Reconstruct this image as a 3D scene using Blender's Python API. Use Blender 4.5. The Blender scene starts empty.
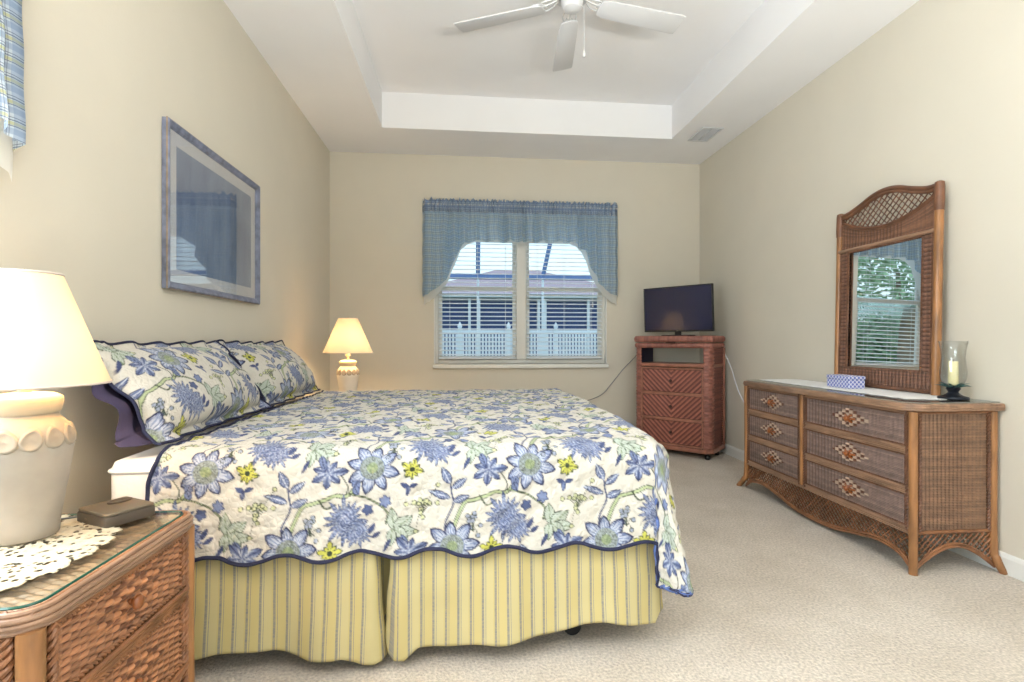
import bpy, bmesh, math, random
import numpy as np
from mathutils import Vector, Matrix

random.seed(7)
rng = np.random.default_rng(7)
PI = math.pi
S = bpy.context.scene
COL = S.collection
R = math.radians

# ------------------------------------------------------------------ camera
cam_d = bpy.data.cameras.new('camera')
cam_d.sensor_width = 36.0
cam_d.lens = 506.0 / 1024.0 * 36.0
cam_d.clip_start = 0.02
cam = bpy.data.objects.new('camera', cam_d)
COL.objects.link(cam)
cam.location = (0, 0, 1.10)
cam.rotation_euler = (R(90), 0, R(-5.53))
S.camera = cam

# ------------------------------------------------------------------ world, lights, exposure
S.view_settings.view_transform = 'Standard'
S.view_settings.look = 'None'
S.view_settings.gamma = 1.0
S.view_settings.use_curve_mapping = False
S.view_settings.exposure = 0.52
S.render.film_transparent = False

W = bpy.data.worlds.new('sky')
S.world = W
W.use_nodes = True
wn, wl = W.node_tree.nodes, W.node_tree.links
wn.clear()
wo = wn.new('ShaderNodeOutputWorld')
wb = wn.new('ShaderNodeBackground')
wb.inputs['Strength'].default_value = 1.5
tc = wn.new('ShaderNodeTexCoord')
sx = wn.new('ShaderNodeSeparateXYZ')
wr = wn.new('ShaderNodeValToRGB')
wr.color_ramp.elements[0].position = 0.0
wr.color_ramp.elements[0].color = (0.48, 0.60, 0.63, 1)
wr.color_ramp.elements[1].position = 0.6
wr.color_ramp.elements[1].color = (0.44, 0.60, 0.80, 1)
wl.new(tc.outputs['Generated'], sx.inputs[0])
wl.new(sx.outputs['Z'], wr.inputs[0])
wl.new(wr.outputs[0], wb.inputs['Color'])
wl.new(wb.outputs[0], wo.inputs[0])


def area_light(name, loc, rot, sx_, sy_, power, color):
    d = bpy.data.lights.new(name, 'AREA')
    d.shape = 'RECTANGLE'
    d.size, d.size_y = sx_, sy_
    d.energy = power
    d.color = color
    o = bpy.data.objects.new(name, d)
    COL.objects.link(o)
    o.location = loc
    o.rotation_euler = rot
    return o


# fill light at an added unseen door behind; daylight by the left-wall window
area_light('fill_light_door', (0.62, -1.95, 0.35), (R(192), 0, 0), 2.3, 0.6, 480, (1.0, 0.975, 0.94))
area_light('daylight_left_window', (-1.62, 0.55, 1.62), (R(90), 0, R(-90)), 1.75, 1.5, 88, (0.86, 0.93, 1.0))

XL, XR, YB, YF, H, HT = -1.345, 2.56, 5.28, -1.50, 3.02, 3.34

# ------------------------------------------------------------------ material helpers


def lin(c):
    c = np.asarray(c, dtype=float) / 255.0
    return np.where(c <= 0.04045, c / 12.92, ((c + 0.055) / 1.055) ** 2.4)


def lin4(c):
    l = lin(c)
    return (float(l[0]), float(l[1]), float(l[2]), 1.0)


def newmat(name):
    m = bpy.data.materials.new(name)
    m.use_nodes = True
    return m, m.node_tree.nodes, m.node_tree.links, m.node_tree.nodes['Principled BSDF']


def texco(n, l, kind='Object', scale=(1, 1, 1)):
    t = n.new('ShaderNodeTexCoord')
    mp = n.new('ShaderNodeMapping')
    mp.inputs['Scale'].default_value = scale
    l.new(t.outputs[kind], mp.inputs[0])
    return mp.outputs[0]


def plain(name, rgb, rough=0.5, var=0.06, scale=8.0, bump=0.0, bscale=60.0, metal=0.0, coat=0.0, spec=0.5, stretch=(1, 1, 1), bdist=0.01):
    """colour with a little noise variation and an optional noise bump"""
    m, n, l, b = newmat(name)
    v = texco(n, l, 'Object', stretch)
    nz = n.new('ShaderNodeTexNoise')
    nz.inputs['Scale'].default_value = scale
    nz.inputs['Detail'].default_value = 4
    l.new(v, nz.inputs['Vector'])
    rp = n.new('ShaderNodeValToRGB')
    c = np.array(lin4(rgb)[:3])
    rp.color_ramp.elements[0].position = 0.3
    rp.color_ramp.elements[0].color = (*np.clip(c * (1 - var), 0, 1), 1)
    rp.color_ramp.elements[1].position = 0.7
    rp.color_ramp.elements[1].color = (*np.clip(c * (1 + var), 0, 1), 1)
    l.new(nz.outputs['Fac'], rp.inputs[0])
    l.new(rp.outputs[0], b.inputs['Base Color'])
    b.inputs['Roughness'].default_value = rough
    b.inputs['Metallic'].default_value = metal
    b.inputs['Coat Weight'].default_value = coat
    b.inputs['Specular IOR Level'].default_value = spec
    if bump > 0:
        n2 = n.new('ShaderNodeTexNoise')
        n2.inputs['Scale'].default_value = bscale
        n2.inputs['Detail'].default_value = 3
        l.new(v, n2.inputs['Vector'])
        bp = n.new('ShaderNodeBump')
        bp.inputs['Strength'].default_value = bump
        bp.inputs['Distance'].default_value = bdist
        l.new(n2.outputs['Fac'], bp.inputs['Height'])
        l.new(bp.outputs[0], b.inputs['Normal'])
    return m


def colmat(name, rough=0.5, coat=0.0, bump=0.0, bscale=200.0, bdist=0.004, spec=0.5, voronoi=False, sheen=0.0, nvar=0.15, nscale=40):
    """colour read from the mesh's own attribute, broken up with a little noise"""
    m, n, l, b = newmat(name)
    a = n.new('ShaderNodeAttribute')
    a.attribute_name = 'Col'
    v = texco(n, l)
    nz = n.new('ShaderNodeTexNoise')
    nz.inputs['Scale'].default_value = nscale
    l.new(v, nz.inputs['Vector'])
    mr = n.new('ShaderNodeMapRange')
    mr.inputs['To Min'].default_value = 1 - nvar
    mr.inputs['To Max'].default_value = 1 + nvar
    l.new(nz.outputs['Fac'], mr.inputs['Value'])
    mx = n.new('ShaderNodeVectorMath')
    mx.operation = 'SCALE'
    l.new(a.outputs['Color'], mx.inputs[0])
    l.new(mr.outputs[0], mx.inputs['Scale'])
    l.new(mx.outputs[0], b.inputs['Base Color'])
    b.inputs['Roughness'].default_value = rough
    b.inputs['Coat Weight'].default_value = coat
    b.inputs['Specular IOR Level'].default_value = spec
    b.inputs['Sheen Weight'].default_value = sheen
    if bump > 0:
        if voronoi:
            t = n.new('ShaderNodeTexVoronoi')
            t.feature = 'DISTANCE_TO_EDGE'
            t.inputs['Scale'].default_value = bscale
            out = t.outputs['Distance']
        else:
            t = n.new('ShaderNodeTexNoise')
            t.inputs['Scale'].default_value = bscale
            t.inputs['Detail'].default_value = 3
            out = t.outputs['Fac']
        l.new(v, t.inputs['Vector'])
        bp = n.new('ShaderNodeBump')
        bp.inputs['Strength'].default_value = bump
        bp.inputs['Distance'].default_value = bdist
        l.new(out, bp.inputs['Height'])
        l.new(bp.outputs[0], b.inputs['Normal'])
    return m


def mnode(n, l, op, a, b=None, c=None):
    x = n.new('ShaderNodeMath')
    x.operation = op
    for i, v in enumerate((a, b, c)):
        if v is None:
            continue
        if isinstance(v, (int, float)):
            x.inputs[i].default_value = v
        else:
            l.new(v, x.inputs[i])
    return x.outputs[0]


def stripe(n, l, coord, period, lo, hi):
    """1 where frac(coord/period) lies in lo..hi"""
    f = mnode(n, l, 'FRACT', mnode(n, l, 'DIVIDE', coord, period))
    return mnode(n, l, 'MULTIPLY', mnode(n, l, 'GREATER_THAN', f, lo), mnode(n, l, 'LESS_THAN', f, hi))


def mixc(n, l, fac, c1, c2):
    x = n.new('ShaderNodeMix')
    x.data_type = 'RGBA'
    if isinstance(fac, (int, float)):
        x.inputs[0].default_value = fac
    else:
        l.new(fac, x.inputs[0])
    for i, c in ((6, c1), (7, c2)):
        if isinstance(c, tuple):
            x.inputs[i].default_value = c
        else:
            l.new(c, x.inputs[i])
    return x.outputs[2]


def archglass(name, tint=(0.97, 0.985, 0.98), rough=0.0, ior=1.5, gain=1.0):
    m, n, l, b = newmat(name)
    n.remove(b)
    out = n['Material Output']
    tr = n.new('ShaderNodeBsdfTransparent')
    tr.inputs[0].default_value = (*tint, 1)
    gl = n.new('ShaderNodeBsdfGlossy')
    gl.inputs['Roughness'].default_value = rough
    fr = n.new('ShaderNodeFresnel')
    fr.inputs[0].default_value = ior
    gm = n.new('ShaderNodeNewGeometry')
    # same reflectance on the way out as on the way in (a thin pane)
    l.new(mnode(n, l, 'MULTIPLY_ADD', gm.outputs['Backfacing'], 1.0 / ior - ior, ior), fr.inputs[0])
    f = mnode(n, l, 'MULTIPLY', fr.outputs[0], gain)
    f = mnode(n, l, 'MINIMUM', f, 1.0)
    mx = n.new('ShaderNodeMixShader')
    l.new(f, mx.inputs[0])
    l.new(tr.outputs[0], mx.inputs[1])
    l.new(gl.outputs[0], mx.inputs[2])
    l.new(mx.outputs[0], out.inputs[0])
    return m


def translucent_cloth(name, colour_fn, trans=0.4, rough=0.9, bump=0.0):
    """cloth that lets light through; colour_fn(nodes, links) returns a colour socket or tuple"""
    m, n, l, b = newmat(name)
    c = colour_fn(n, l)
    out = n['Material Output']
    if isinstance(c, tuple):
        b.inputs['Base Color'].default_value = c
    else:
        l.new(c, b.inputs['Base Color'])
    b.inputs['Roughness'].default_value = rough
    b.inputs['Specular IOR Level'].default_value = 0.2
    t = n.new('ShaderNodeBsdfTranslucent')
    if isinstance(c, tuple):
        t.inputs[0].default_value = c
    else:
        l.new(c, t.inputs[0])
    mx = n.new('ShaderNodeMixShader')
    mx.inputs[0].default_value = trans
    l.new(b.outputs[0], mx.inputs[1])
    l.new(t.outputs[0], mx.inputs[2])
    l.new(mx.outputs[0], out.inputs[0])
    return m


# ------------------------------------------------------------------ mesh helpers


def mesh_from_arrays(name, V, F, uv=None, col=None, smooth=True, angle=40):
    """V (n,3) array; F list of index lists or (m,4) array"""
    me = bpy.data.meshes.new(name)
    V = np.asarray(V, dtype=np.float32)
    if isinstance(F, np.ndarray):
        me.vertices.add(len(V))
        me.vertices.foreach_set('co', V.ravel())
        k = F.shape[1]
        me.loops.add(F.size)
        me.loops.foreach_set('vertex_index', F.ravel().astype(np.int32))
        me.polygons.add(len(F))
        me.polygons.foreach_set('loop_start', np.arange(0, F.size, k, dtype=np.int32))
        me.update(calc_edges=True)
    else:
        me.from_pydata([tuple(map(float, v)) for v in V], [], [tuple(f) for f in F])
    if uv is not None:
        ul = me.uv_layers.new(name='UVMap')
        li = np.zeros(len(me.loops), dtype=np.int32)
        me.loops.foreach_get('vertex_index', li)
        ul.data.foreach_set('uv', np.asarray(uv, dtype=np.float32)[li].ravel())
    if col is not None:
        ca = me.color_attributes.new('Col', 'FLOAT_COLOR', 'POINT')
        c4 = np.ones((len(V), 4), dtype=np.float32)
        c4[:, :3] = col
        ca.data.foreach_set('color', c4.ravel())
    me.validate()
    if smooth:
        me.polygons.foreach_set('use_smooth', np.ones(len(me.polygons), dtype=bool))
        if angle < 180:
            me.set_sharp_from_angle(angle=R(angle))
    me.update()
    return me


def link(name, me, mat, parent=None):
    o = bpy.data.objects.new(name, me)
    COL.objects.link(o)
    if mat is not None:
        for mm in (mat if isinstance(mat, (list, tuple)) else [mat]):
            me.materials.append(mm)
    if parent is not None:
        o.parent = parent
    return o


def gridF(n, m, wrap=False):
    i, j = np.meshgrid(np.arange(n - 1), np.arange(m if wrap else m - 1), indexing='ij')
    j2 = (j + 1) % m
    return np.stack([(i * m + j), (i * m + j2), ((i + 1) * m + j2), ((i + 1) * m + j)], -1).reshape(-1, 4)


def grid_obj(name, P, mat, parent=None, uv=None, col=None, angle=180):
    n, m = P.shape[:2]
    me = mesh_from_arrays(name, P.reshape(-1, 3), gridF(n, m), None if uv is None else uv.reshape(-1, 2),
                          None if col is None else col.reshape(-1, 3), True, angle)
    return link(name, me, mat, parent)


class MB:
    def __init__(self):
        self.V, self.F, self.M, self.n, self.mi = [], [], [], 0, 0

    def add(self, V, F):
        V = np.asarray(V, dtype=float).reshape(-1, 3)
        self.V.append(V)
        self.F += [[int(i) + self.n for i in f] for f in F]
        self.M += [self.mi] * len(F)
        self.n += len(V)

    def box(self, c, s, bev=0.0, rot=None):
        """box of full sizes s at centre c, edges chamfered by bev; rot is a 3x3 matrix"""
        h = np.array(s, dtype=float) / 2
        bev = min(bev, h.min() * 0.98)
        if bev <= 0:
            V = [(x * h[0], y * h[1], z * h[2]) for x in (-1, 1) for y in (-1, 1) for z in (-1, 1)]
            F = [(0, 1, 3, 2), (4, 6, 7, 5), (0, 4, 5, 1), (2, 3, 7, 6), (0, 2, 6, 4), (1, 5, 7, 3)]
        else:
            V, idx = [], {}
            for sx_ in (-1, 1):
                for sy_ in (-1, 1):
                    for sz_ in (-1, 1):
                        sg = (sx_, sy_, sz_)
                        for a in range(3):
                            p = [sg[k] * (h[k] - bev) for k in range(3)]
                            p[a] = sg[a] * h[a]
                            idx[(sg, a)] = len(V)
                            V.append(p)
            F = []
            for a in range(3):
                b, c2 = (a + 1) % 3, (a + 2) % 3
                for s0 in (-1, 1):
                    q = []
                    for (u, v) in ((-1, -1), (1, -1), (1, 1), (-1, 1)):
                        sg = [0, 0, 0]
                        sg[a], sg[b], sg[c2] = s0, u, v
                        q.append(idx[(tuple(sg), a)])
                    F.append(q if s0 > 0 else q[::-1])
                for u in (-1, 1):
                    for v in (-1, 1):
                        s1, s2 = [0, 0, 0], [0, 0, 0]
                        s1[a], s2[a] = -1, 1
                        s1[b] = s2[b] = u
                        s1[c2] = s2[c2] = v
                        s1, s2 = tuple(s1), tuple(s2)
                        F.append([idx[(s1, b)], idx[(s2, b)], idx[(s2, c2)], idx[(s1, c2)]])
            for sx_ in (-1, 1):
                for sy_ in (-1, 1):
                    for sz_ in (-1, 1):
                        sg = (sx_, sy_, sz_)
                        F.append([idx[(sg, 0)], idx[(sg, 1)], idx[(sg, 2)]])
        V = np.array(V, dtype=float)
        if rot is not None:
            V = V @ np.array(rot, dtype=float).T
        self.add(V + np.array(c, dtype=float), F)
        return self

    def tube(self, path, r, seg=8, closed=False, squash=None):
        P = np.array(path, dtype=float)
        n = len(P)
        rr = np.full(n, r) if np.isscalar(r) else np.array(r, dtype=float)
        if closed:
            T = np.roll(P, -1, 0) - np.roll(P, 1, 0)
        else:
            T = np.gradient(P, axis=0)
        T /= np.linalg.norm(T, axis=1, keepdims=True) + 1e-12
        up = np.array([0, 0, 1.0]) if abs(T[0][2]) < 0.9 else np.array([1.0, 0, 0])
        N = np.cross(up, T[0])
        N /= np.linalg.norm(N)
        rings = []
        a = np.arange(seg) * 2 * PI / seg
        for i in range(n):
            N = N - T[i] * N.dot(T[i])
            N /= np.linalg.norm(N) + 1e-12
            B = np.cross(T[i], N)
            k = 1.0 if squash is None else squash
            rings.append(P[i] + rr[i] * (np.cos(a)[:, None] * N + k * np.sin(a)[:, None] * B))
        V = np.concatenate(rings)
        F = []
        for i in range(n if closed else n - 1):
            i2 = (i + 1) % n
            for j in range(seg):
                j2 = (j + 1) % seg
                F.append([i * seg + j, i * seg + j2, i2 * seg + j2, i2 * seg + j])
        if not closed:
            F.append(list(range(seg))[::-1])
            F.append([(n - 1) * seg + j for j in range(seg)])
        self.add(V, F)
        return self

    def rope(self, path, Rr, r, pitch, strands=2, seg=5, step=None):
        """strands twisted round a path"""
        P = resample(path, step or pitch / 8)
        n = len(P)
        T = np.gradient(P, axis=0)
        T /= np.linalg.norm(T, axis=1, keepdims=True) + 1e-12
        up = np.array([0, 0, 1.0]) if abs(T[0][2]) < 0.9 else np.array([1.0, 0, 0])
        N = np.cross(up, T[0])
        N /= np.linalg.norm(N)
        Ns, Bs = [], []
        for i in range(n):
            N = N - T[i] * N.dot(T[i])
            N /= np.linalg.norm(N) + 1e-12
            Ns.append(N)
            Bs.append(np.cross(T[i], N))
        Ns, Bs = np.array(Ns), np.array(Bs)
        d = np.concatenate([[0], np.cumsum(np.linalg.norm(np.diff(P, axis=0), axis=1))])
        for k in range(strands):
            a = d / pitch * 2 * PI + k * 2 * PI / strands
            self.tube(P + Rr * (np.cos(a)[:, None] * Ns + np.sin(a)[:, None] * Bs), r, seg)
        return self

    def lathe(self, prof, seg=32, c=(0, 0, 0), sy=1.0):
        prof = np.array(prof, dtype=float)
        a = np.arange(seg) * 2 * PI / seg
        V = np.stack([np.outer(prof[:, 0], np.cos(a)), sy * np.outer(prof[:, 0], np.sin(a)),
                      np.repeat(prof[:, 1][:, None], seg, 1)], -1).reshape(-1, 3) + np.array(c, dtype=float)
        F = gridF(len(prof), seg, True).tolist()
        if prof[0, 0] > 1e-5:
            F.append(list(range(seg))[::-1])
        if prof[-1, 0] > 1e-5:
            F.append([(len(prof) - 1) * seg + j for j in range(seg)])
        self.add(V, F)
        return self

    def prism(self, poly, z0, z1, bev=0.0):
        """flat polygon (x,y) extruded from z0 to z1 with rounded-over edges"""
        p = np.array(poly, dtype=float)
        n = len(p)
        e1 = p - np.roll(p, 1, 0)
        e2 = np.roll(p, -1, 0) - p
        n1 = np.stack([e1[:, 1], -e1[:, 0]], 1)
        n2 = np.stack([e2[:, 1], -e2[:, 0]], 1)
        n1 /= np.linalg.norm(n1, axis=1, keepdims=True) + 1e-12
        n2 /= np.linalg.norm(n2, axis=1, keepdims=True) + 1e-12
        nn = n1 + n2
        nn /= (nn * n1).sum(1, keepdims=True) + 1e-9
        if bev > 0:
            levels = [(z0, bev), (z0 + bev * .3, bev * .3), (z0 + bev, 0), (z1 - bev, 0), (z1 - bev * .3, bev * .3), (z1, bev)]
        else:
            levels = [(z0, 0), (z1, 0)]
        V = []
        for z, o in levels:
            q = p - nn * o
            V.append(np.column_stack([q, np.full(n, z)]))
        F = gridF(len(levels), n, True).tolist()
        F.append(list(range(n))[::-1])
        F.append([(len(levels) - 1) * n + j for j in range(n)])
        self.add(np.concatenate(V), F)
        return self

    def xform(self, M3, t=(0, 0, 0)):
        self.V = [v @ np.array(M3).T + np.array(t) for v in self.V]
        return self

    def build(self, name, mat, parent=None, smooth=True, angle=40, recalc=True):
        me = mesh_from_arrays(name, np.concatenate(self.V), self.F, None, None, False)
        me.polygons.foreach_set('material_index', np.array(self.M[:len(me.polygons)], dtype=np.int32)) if len(me.polygons) == len(self.M) else None
        if recalc:
            bm = bmesh.new()
            bm.from_mesh(me)
            bmesh.ops.recalc_face_normals(bm, faces=bm.faces)
            bm.to_mesh(me)
            bm.free()
        if smooth:
            me.polygons.foreach_set('use_smooth', np.ones(len(me.polygons), dtype=bool))
            me.set_sharp_from_angle(angle=R(angle))
        return link(name, me, mat, parent)


def resample(path, step):
    P = np.array(path, dtype=float)
    d = np.concatenate([[0], np.cumsum(np.linalg.norm(np.diff(P, axis=0), axis=1))])
    n = max(2, int(math.ceil(d[-1] / step)) + 1)
    t = np.linspace(0, d[-1], n)
    return np.stack([np.interp(t, d, P[:, k]) for k in range(3)], 1)


def spline(pts, n=12):
    """Catmull-Rom through the points"""
    P = np.array(pts, dtype=float)
    P = np.concatenate([[2 * P[0] - P[1]], P, [2 * P[-1] - P[-2]]])
    out = []
    for i in range(1, len(P) - 2):
        for k in range(n):
            t = k / n
            a, b, c, d = P[i - 1], P[i], P[i + 1], P[i + 2]
            out.append(0.5 * (2 * b + (c - a) * t + (2 * a - 5 * b + 4 * c - d) * t * t + (3 * b - a - 3 * c + d) * t ** 3))
    out.append(P[-2])
    return np.array(out)


def rotz(a):
    return np.array([[math.cos(a), -math.sin(a), 0], [math.sin(a), math.cos(a), 0], [0, 0, 1]])


def rotx(a):
    return np.array([[1, 0, 0], [0, math.cos(a), -math.sin(a)], [0, math.sin(a), math.cos(a)]])


def roty(a):
    return np.array([[math.cos(a), 0, math.sin(a)], [0, 1, 0], [-math.sin(a), 0, math.cos(a)]])


def rounded_rect(x0, y0, x1, y1, r, n=6):
    out = []
    for cx, cy, a0 in ((x1 - r, y0 + r, -90), (x1 - r, y1 - r, 0), (x0 + r, y1 - r, 90), (x0 + r, y0 + r, 180)):
        for k in range(n + 1):
            a = R(a0 + 90 * k / n)
            out.append((cx + r * math.cos(a), cy + r * math.sin(a)))
    return out


def tag(o, label=None, cat=None, group=None, kind=None):
    if label:
        o['label'] = label
    if cat:
        o['category'] = cat
    if group:
        o['group'] = group
    if kind:
        o['kind'] = kind
    return o


def thing(name, label, cat, loc=(0, 0, 0), rz=0.0, group=None, kind=None):
    o = bpy.data.objects.new(name, None)
    o.empty_display_size = 0.1
    COL.objects.link(o)
    o.location = loc
    o.rotation_euler = (0, 0, rz)
    return tag(o, label, cat, group, kind)


def copy_tree(o, parent=None):
    c = o.copy()
    COL.objects.link(c)
    if parent is not None:
        c.parent = parent
    for ch in list(o.children):
        copy_tree(ch, c)
    return c


# ------------------------------------------------------------------ materials
M_WALL = plain('wall_paint', (220, 213, 198), 0.85, 0.015, 3, 0.12, 90, spec=0.2, bdist=0.004)
M_CEIL = plain('ceiling_paint', (243, 242, 243), 0.9, 0.01, 3, 0.12, 70, spec=0.15, bdist=0.004)
M_TRIM = plain('white_trim', (236, 235, 230), 0.45, 0.01, 4)
M_VINYL = plain('window_vinyl', (228, 226, 220), 0.5, 0.01, 4)
M_BLIND = plain('blind_slat', (238, 242, 246), 0.45, 0.01, 4)
M_WHITE = plain('fan_white', (212, 212, 214), 0.4, 0.01, 4)
M_METALW = plain('painted_metal', (205, 205, 205), 0.35, 0.02, 10, metal=0.2)
M_STEEL = plain('steel', (150, 150, 150), 0.35, 0.05, 20, metal=0.9)
M_BRASS = plain('brass', (190, 160, 95), 0.3, 0.05, 20, metal=0.9)
M_BLACKP = plain('black_plastic', (22, 23, 28), 0.35, 0.05, 10)
M_GLASS = archglass('window_glass', gain=.06)
M_MATTRESS = plain('mattress_ticking', (238, 232, 226), 0.85, 0.02, 12, 0.2, 120, bdist=0.004)
M_RATTAN = plain('rattan_pole', (156, 108, 66), 0.42, 0.35, 6, 0.15, 30, coat=0.25, stretch=(5, 5, 1), bdist=0.003)
M_RATTAN_H = plain('rattan_rail', (152, 118, 94), 0.42, 0.3, 9, 0.12, 30, coat=0.25, stretch=(1, 4, 4), bdist=0.003)
M_STRAND = plain('wicker_strand', (138, 92, 60), 0.5, 0.4, 14, coat=0.15)
M_STRAND_D = plain('dark_wicker_strand', (110, 72, 50), 0.5, 0.4, 14, coat=0.2)
M_INNER = plain('dark_interior', (58, 38, 28), 0.8, 0.1, 8)
M_WEAVE = colmat('wicker_weave', 0.48, coat=0.15, nvar=0.3, nscale=25)
M_RED_WEAVE = colmat('red_wicker_weave', 0.5, coat=0.15, nvar=0.2, nscale=25)
M_RED_WOOD = plain('red_brown_rattan', (158, 104, 84), 0.45, 0.25, 12, 0.1, 40, coat=0.2, bdist=0.003)
M_KNOB = plain('turned_knob', (150, 84, 38), 0.3, 0.2, 15, coat=0.4)
M_KNOB_D = plain('dark_knob', (74, 40, 30), 0.35, 0.2, 15, coat=0.3)
M_QUILT = colmat('quilted_cotton', 0.9, bump=0.85, bscale=50, bdist=0.007, spec=0.2, voronoi=True, sheen=0.1, nvar=0.06, nscale=60)
M_NAVY = plain('navy_binding', (34, 37, 66), 0.85, 0.12, 30, 0.2, 200, bdist=0.002)
M_PURPLE = plain('dark_purple_sham_back', (64, 56, 84), 0.85, 0.08, 14, 0.15, 160, bdist=0.002)
M_QBACK = plain('blue_quilt_reverse', (92, 112, 168), 0.9, 0.15, 60)


def lace(name, rgb, sc, th, nt):
    m, n, l, b = newmat(name)
    out = n['Material Output']
    v = texco(n, l)
    b.inputs['Base Color'].default_value = lin4(rgb)
    b.inputs['Roughness'].default_value = 0.9
    vo = n.new('ShaderNodeTexVoronoi')
    vo.inputs['Scale'].default_value = sc
    l.new(v, vo.inputs['Vector'])
    nz = n.new('ShaderNodeTexNoise')
    nz.inputs['Scale'].default_value = 22
    l.new(v, nz.inputs['Vector'])
    h = mnode(n, l, 'MULTIPLY', mnode(n, l, 'LESS_THAN', vo.outputs['Distance'], th), mnode(n, l, 'GREATER_THAN', nz.outputs['Fac'], nt))
    bp = n.new('ShaderNodeBump')
    bp.inputs['Strength'].default_value = 0.5
    bp.inputs['Distance'].default_value = 0.003
    l.new(vo.outputs['Distance'], bp.inputs['Height'])
    l.new(bp.outputs[0], b.inputs['Normal'])
    tr = n.new('ShaderNodeBsdfTransparent')
    mx = n.new('ShaderNodeMixShader')
    l.new(h, mx.inputs[0])
    l.new(b.outputs[0], mx.inputs[1])
    l.new(tr.outputs[0], mx.inputs[2])
    l.new(mx.outputs[0], out.inputs[0])
    return m


M_LACE = lace('cream_lace', (206, 194, 168), 62, .40, .45)
M_LACEW = lace('white_lace', (236, 235, 234), 70, .22, .55)


def carpet():
    m, n, l, b = newmat('carpet_pile')
    v = texco(n, l)
    big = n.new('ShaderNodeTexNoise')
    big.inputs['Scale'].default_value = 3.0
    big.inputs['Detail'].default_value = 6
    big.inputs['Roughness'].default_value = 0.65
    l.new(v, big.inputs['Vector'])
    rp = n.new('ShaderNodeValToRGB')
    rp.color_ramp.elements[0].position = 0.35
    rp.color_ramp.elements[0].color = lin4((206, 194, 179))
    rp.color_ramp.elements[1].position = 0.65
    rp.color_ramp.elements[1].color = lin4((220, 209, 196))
    l.new(big.outputs['Fac'], rp.inputs[0])
    fine = n.new('ShaderNodeTexNoise')
    fine.inputs['Scale'].default_value = 95
    fine.inputs['Detail'].default_value = 3
    l.new(v, fine.inputs['Vector'])
    mr = n.new('ShaderNodeMapRange')
    mr.inputs['From Min'].default_value = 0.3
    mr.inputs['From Max'].default_value = 0.7
    mr.inputs['To Min'].default_value = 0.70
    mr.inputs['To Max'].default_value = 1.12
    l.new(fine.outputs['Fac'], mr.inputs['Value'])
    sc = n.new('ShaderNodeVectorMath')
    sc.operation = 'SCALE'
    l.new(rp.outputs[0], sc.inputs[0])
    l.new(mr.outputs[0], sc.inputs['Scale'])
    l.new(sc.outputs[0], b.inputs['Base Color'])
    b.inputs['Roughness'].default_value = 1.0
    b.inputs['Specular IOR Level'].default_value = 0.05
    b.inputs['Sheen Weight'].default_value = 0.15
    bp = n.new('ShaderNodeBump')
    bp.inputs['Strength'].default_value = 0.7
    bp.inputs['Distance'].default_value = 0.012
    l.new(fine.outputs['Fac'], bp.inputs['Height'])
    l.new(bp.outputs[0], b.inputs['Normal'])
    return m


M_CARPET = carpet()


def plaid_colour(n, l, base=(224, 234, 244), blue=(132, 160, 200), dark=(70, 88, 124), kyel=.62, k=.45):
    uv = n.new('ShaderNodeTexCoord')
    sp = n.new('ShaderNodeSeparateXYZ')
    l.new(uv.outputs['UV'], sp.inputs[0])
    u, v = sp.outputs[0], sp.outputs[1]
    per = 0.060
    base, blue, dark = lin4(base), lin4(blue), lin4(dark)
    yel = lin4((214, 210, 130))
    c = mixc(n, l, mnode(n, l, 'MULTIPLY', stripe(n, l, v, per, 0.50, 0.66), kyel), base, yel)
    c = mixc(n, l, mnode(n, l, 'MULTIPLY', stripe(n, l, v, per, 0.05, 0.34), k), c, blue)
    c = mixc(n, l, mnode(n, l, 'MULTIPLY', stripe(n, l, u, per, 0.05, 0.34), k), c, blue)
    for lo, hi in ((0.43, 0.48), (0.70, 0.76), (0.84, 0.88)):
        c = mixc(n, l, mnode(n, l, 'MULTIPLY', stripe(n, l, v, per, lo, hi), 0.62), c, dark)
        c = mixc(n, l, mnode(n, l, 'MULTIPLY', stripe(n, l, u, per, lo, hi), 0.45), c, dark)
    return c


M_PLAID = translucent_cloth('plaid_cotton', plaid_colour, 0.5)
FAR_PLAID = lambda n, l: plaid_colour(n, l, (222, 238, 248), (138, 172, 208), (70, 88, 120), .12, .42)
M_PLAID_F = translucent_cloth('blue_plaid_cotton', FAR_PLAID, 0.55)
M_PLAID_F2 = translucent_cloth('blue_plaid_doubled_shaded', lambda n, l: plaid_colour(n, l, (168, 184, 204), (104, 124, 160), (60, 66, 90), .1, .6), 0.1)  # doubled header cloth, its colours also darkened for shade in the gathers
M_PLAID2 = translucent_cloth('plaid_cotton_doubled', plaid_colour, 0.12)
M_LINING = translucent_cloth('white_lining', lambda n, l: lin4((244, 243, 240)), 0.6)


def skirt_colour(n, l):
    uv = n.new('ShaderNodeTexCoord')
    sp = n.new('ShaderNodeSeparateXYZ')
    l.new(uv.outputs['UV'], sp.inputs[0])
    u = sp.outputs[0]
    base = lin4((206, 190, 134))
    pale = lin4((208, 197, 152))
    grey = lin4((116, 121, 138))
    c = mixc(n, l, mnode(n, l, 'MULTIPLY', stripe(n, l, u, 0.084, 0.55, 0.95), 0.6), base, pale)
    nz = n.new('ShaderNodeTexNoise')
    nz.inputs['Scale'].default_value = 60
    l.new(uv.outputs['UV'], nz.inputs['Vector'])
    k = mnode(n, l, 'MULTIPLY_ADD', nz.outputs['Fac'], 0.8, 0.25)
    for lo, hi in ((0.0, 0.095), (0.15, 0.175), (0.49, 0.585), (0.64, 0.665)):
        c = mixc(n, l, mnode(n, l, 'MULTIPLY', stripe(n, l, u, 0.084, lo, hi), k), c, grey)
    return c


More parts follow.
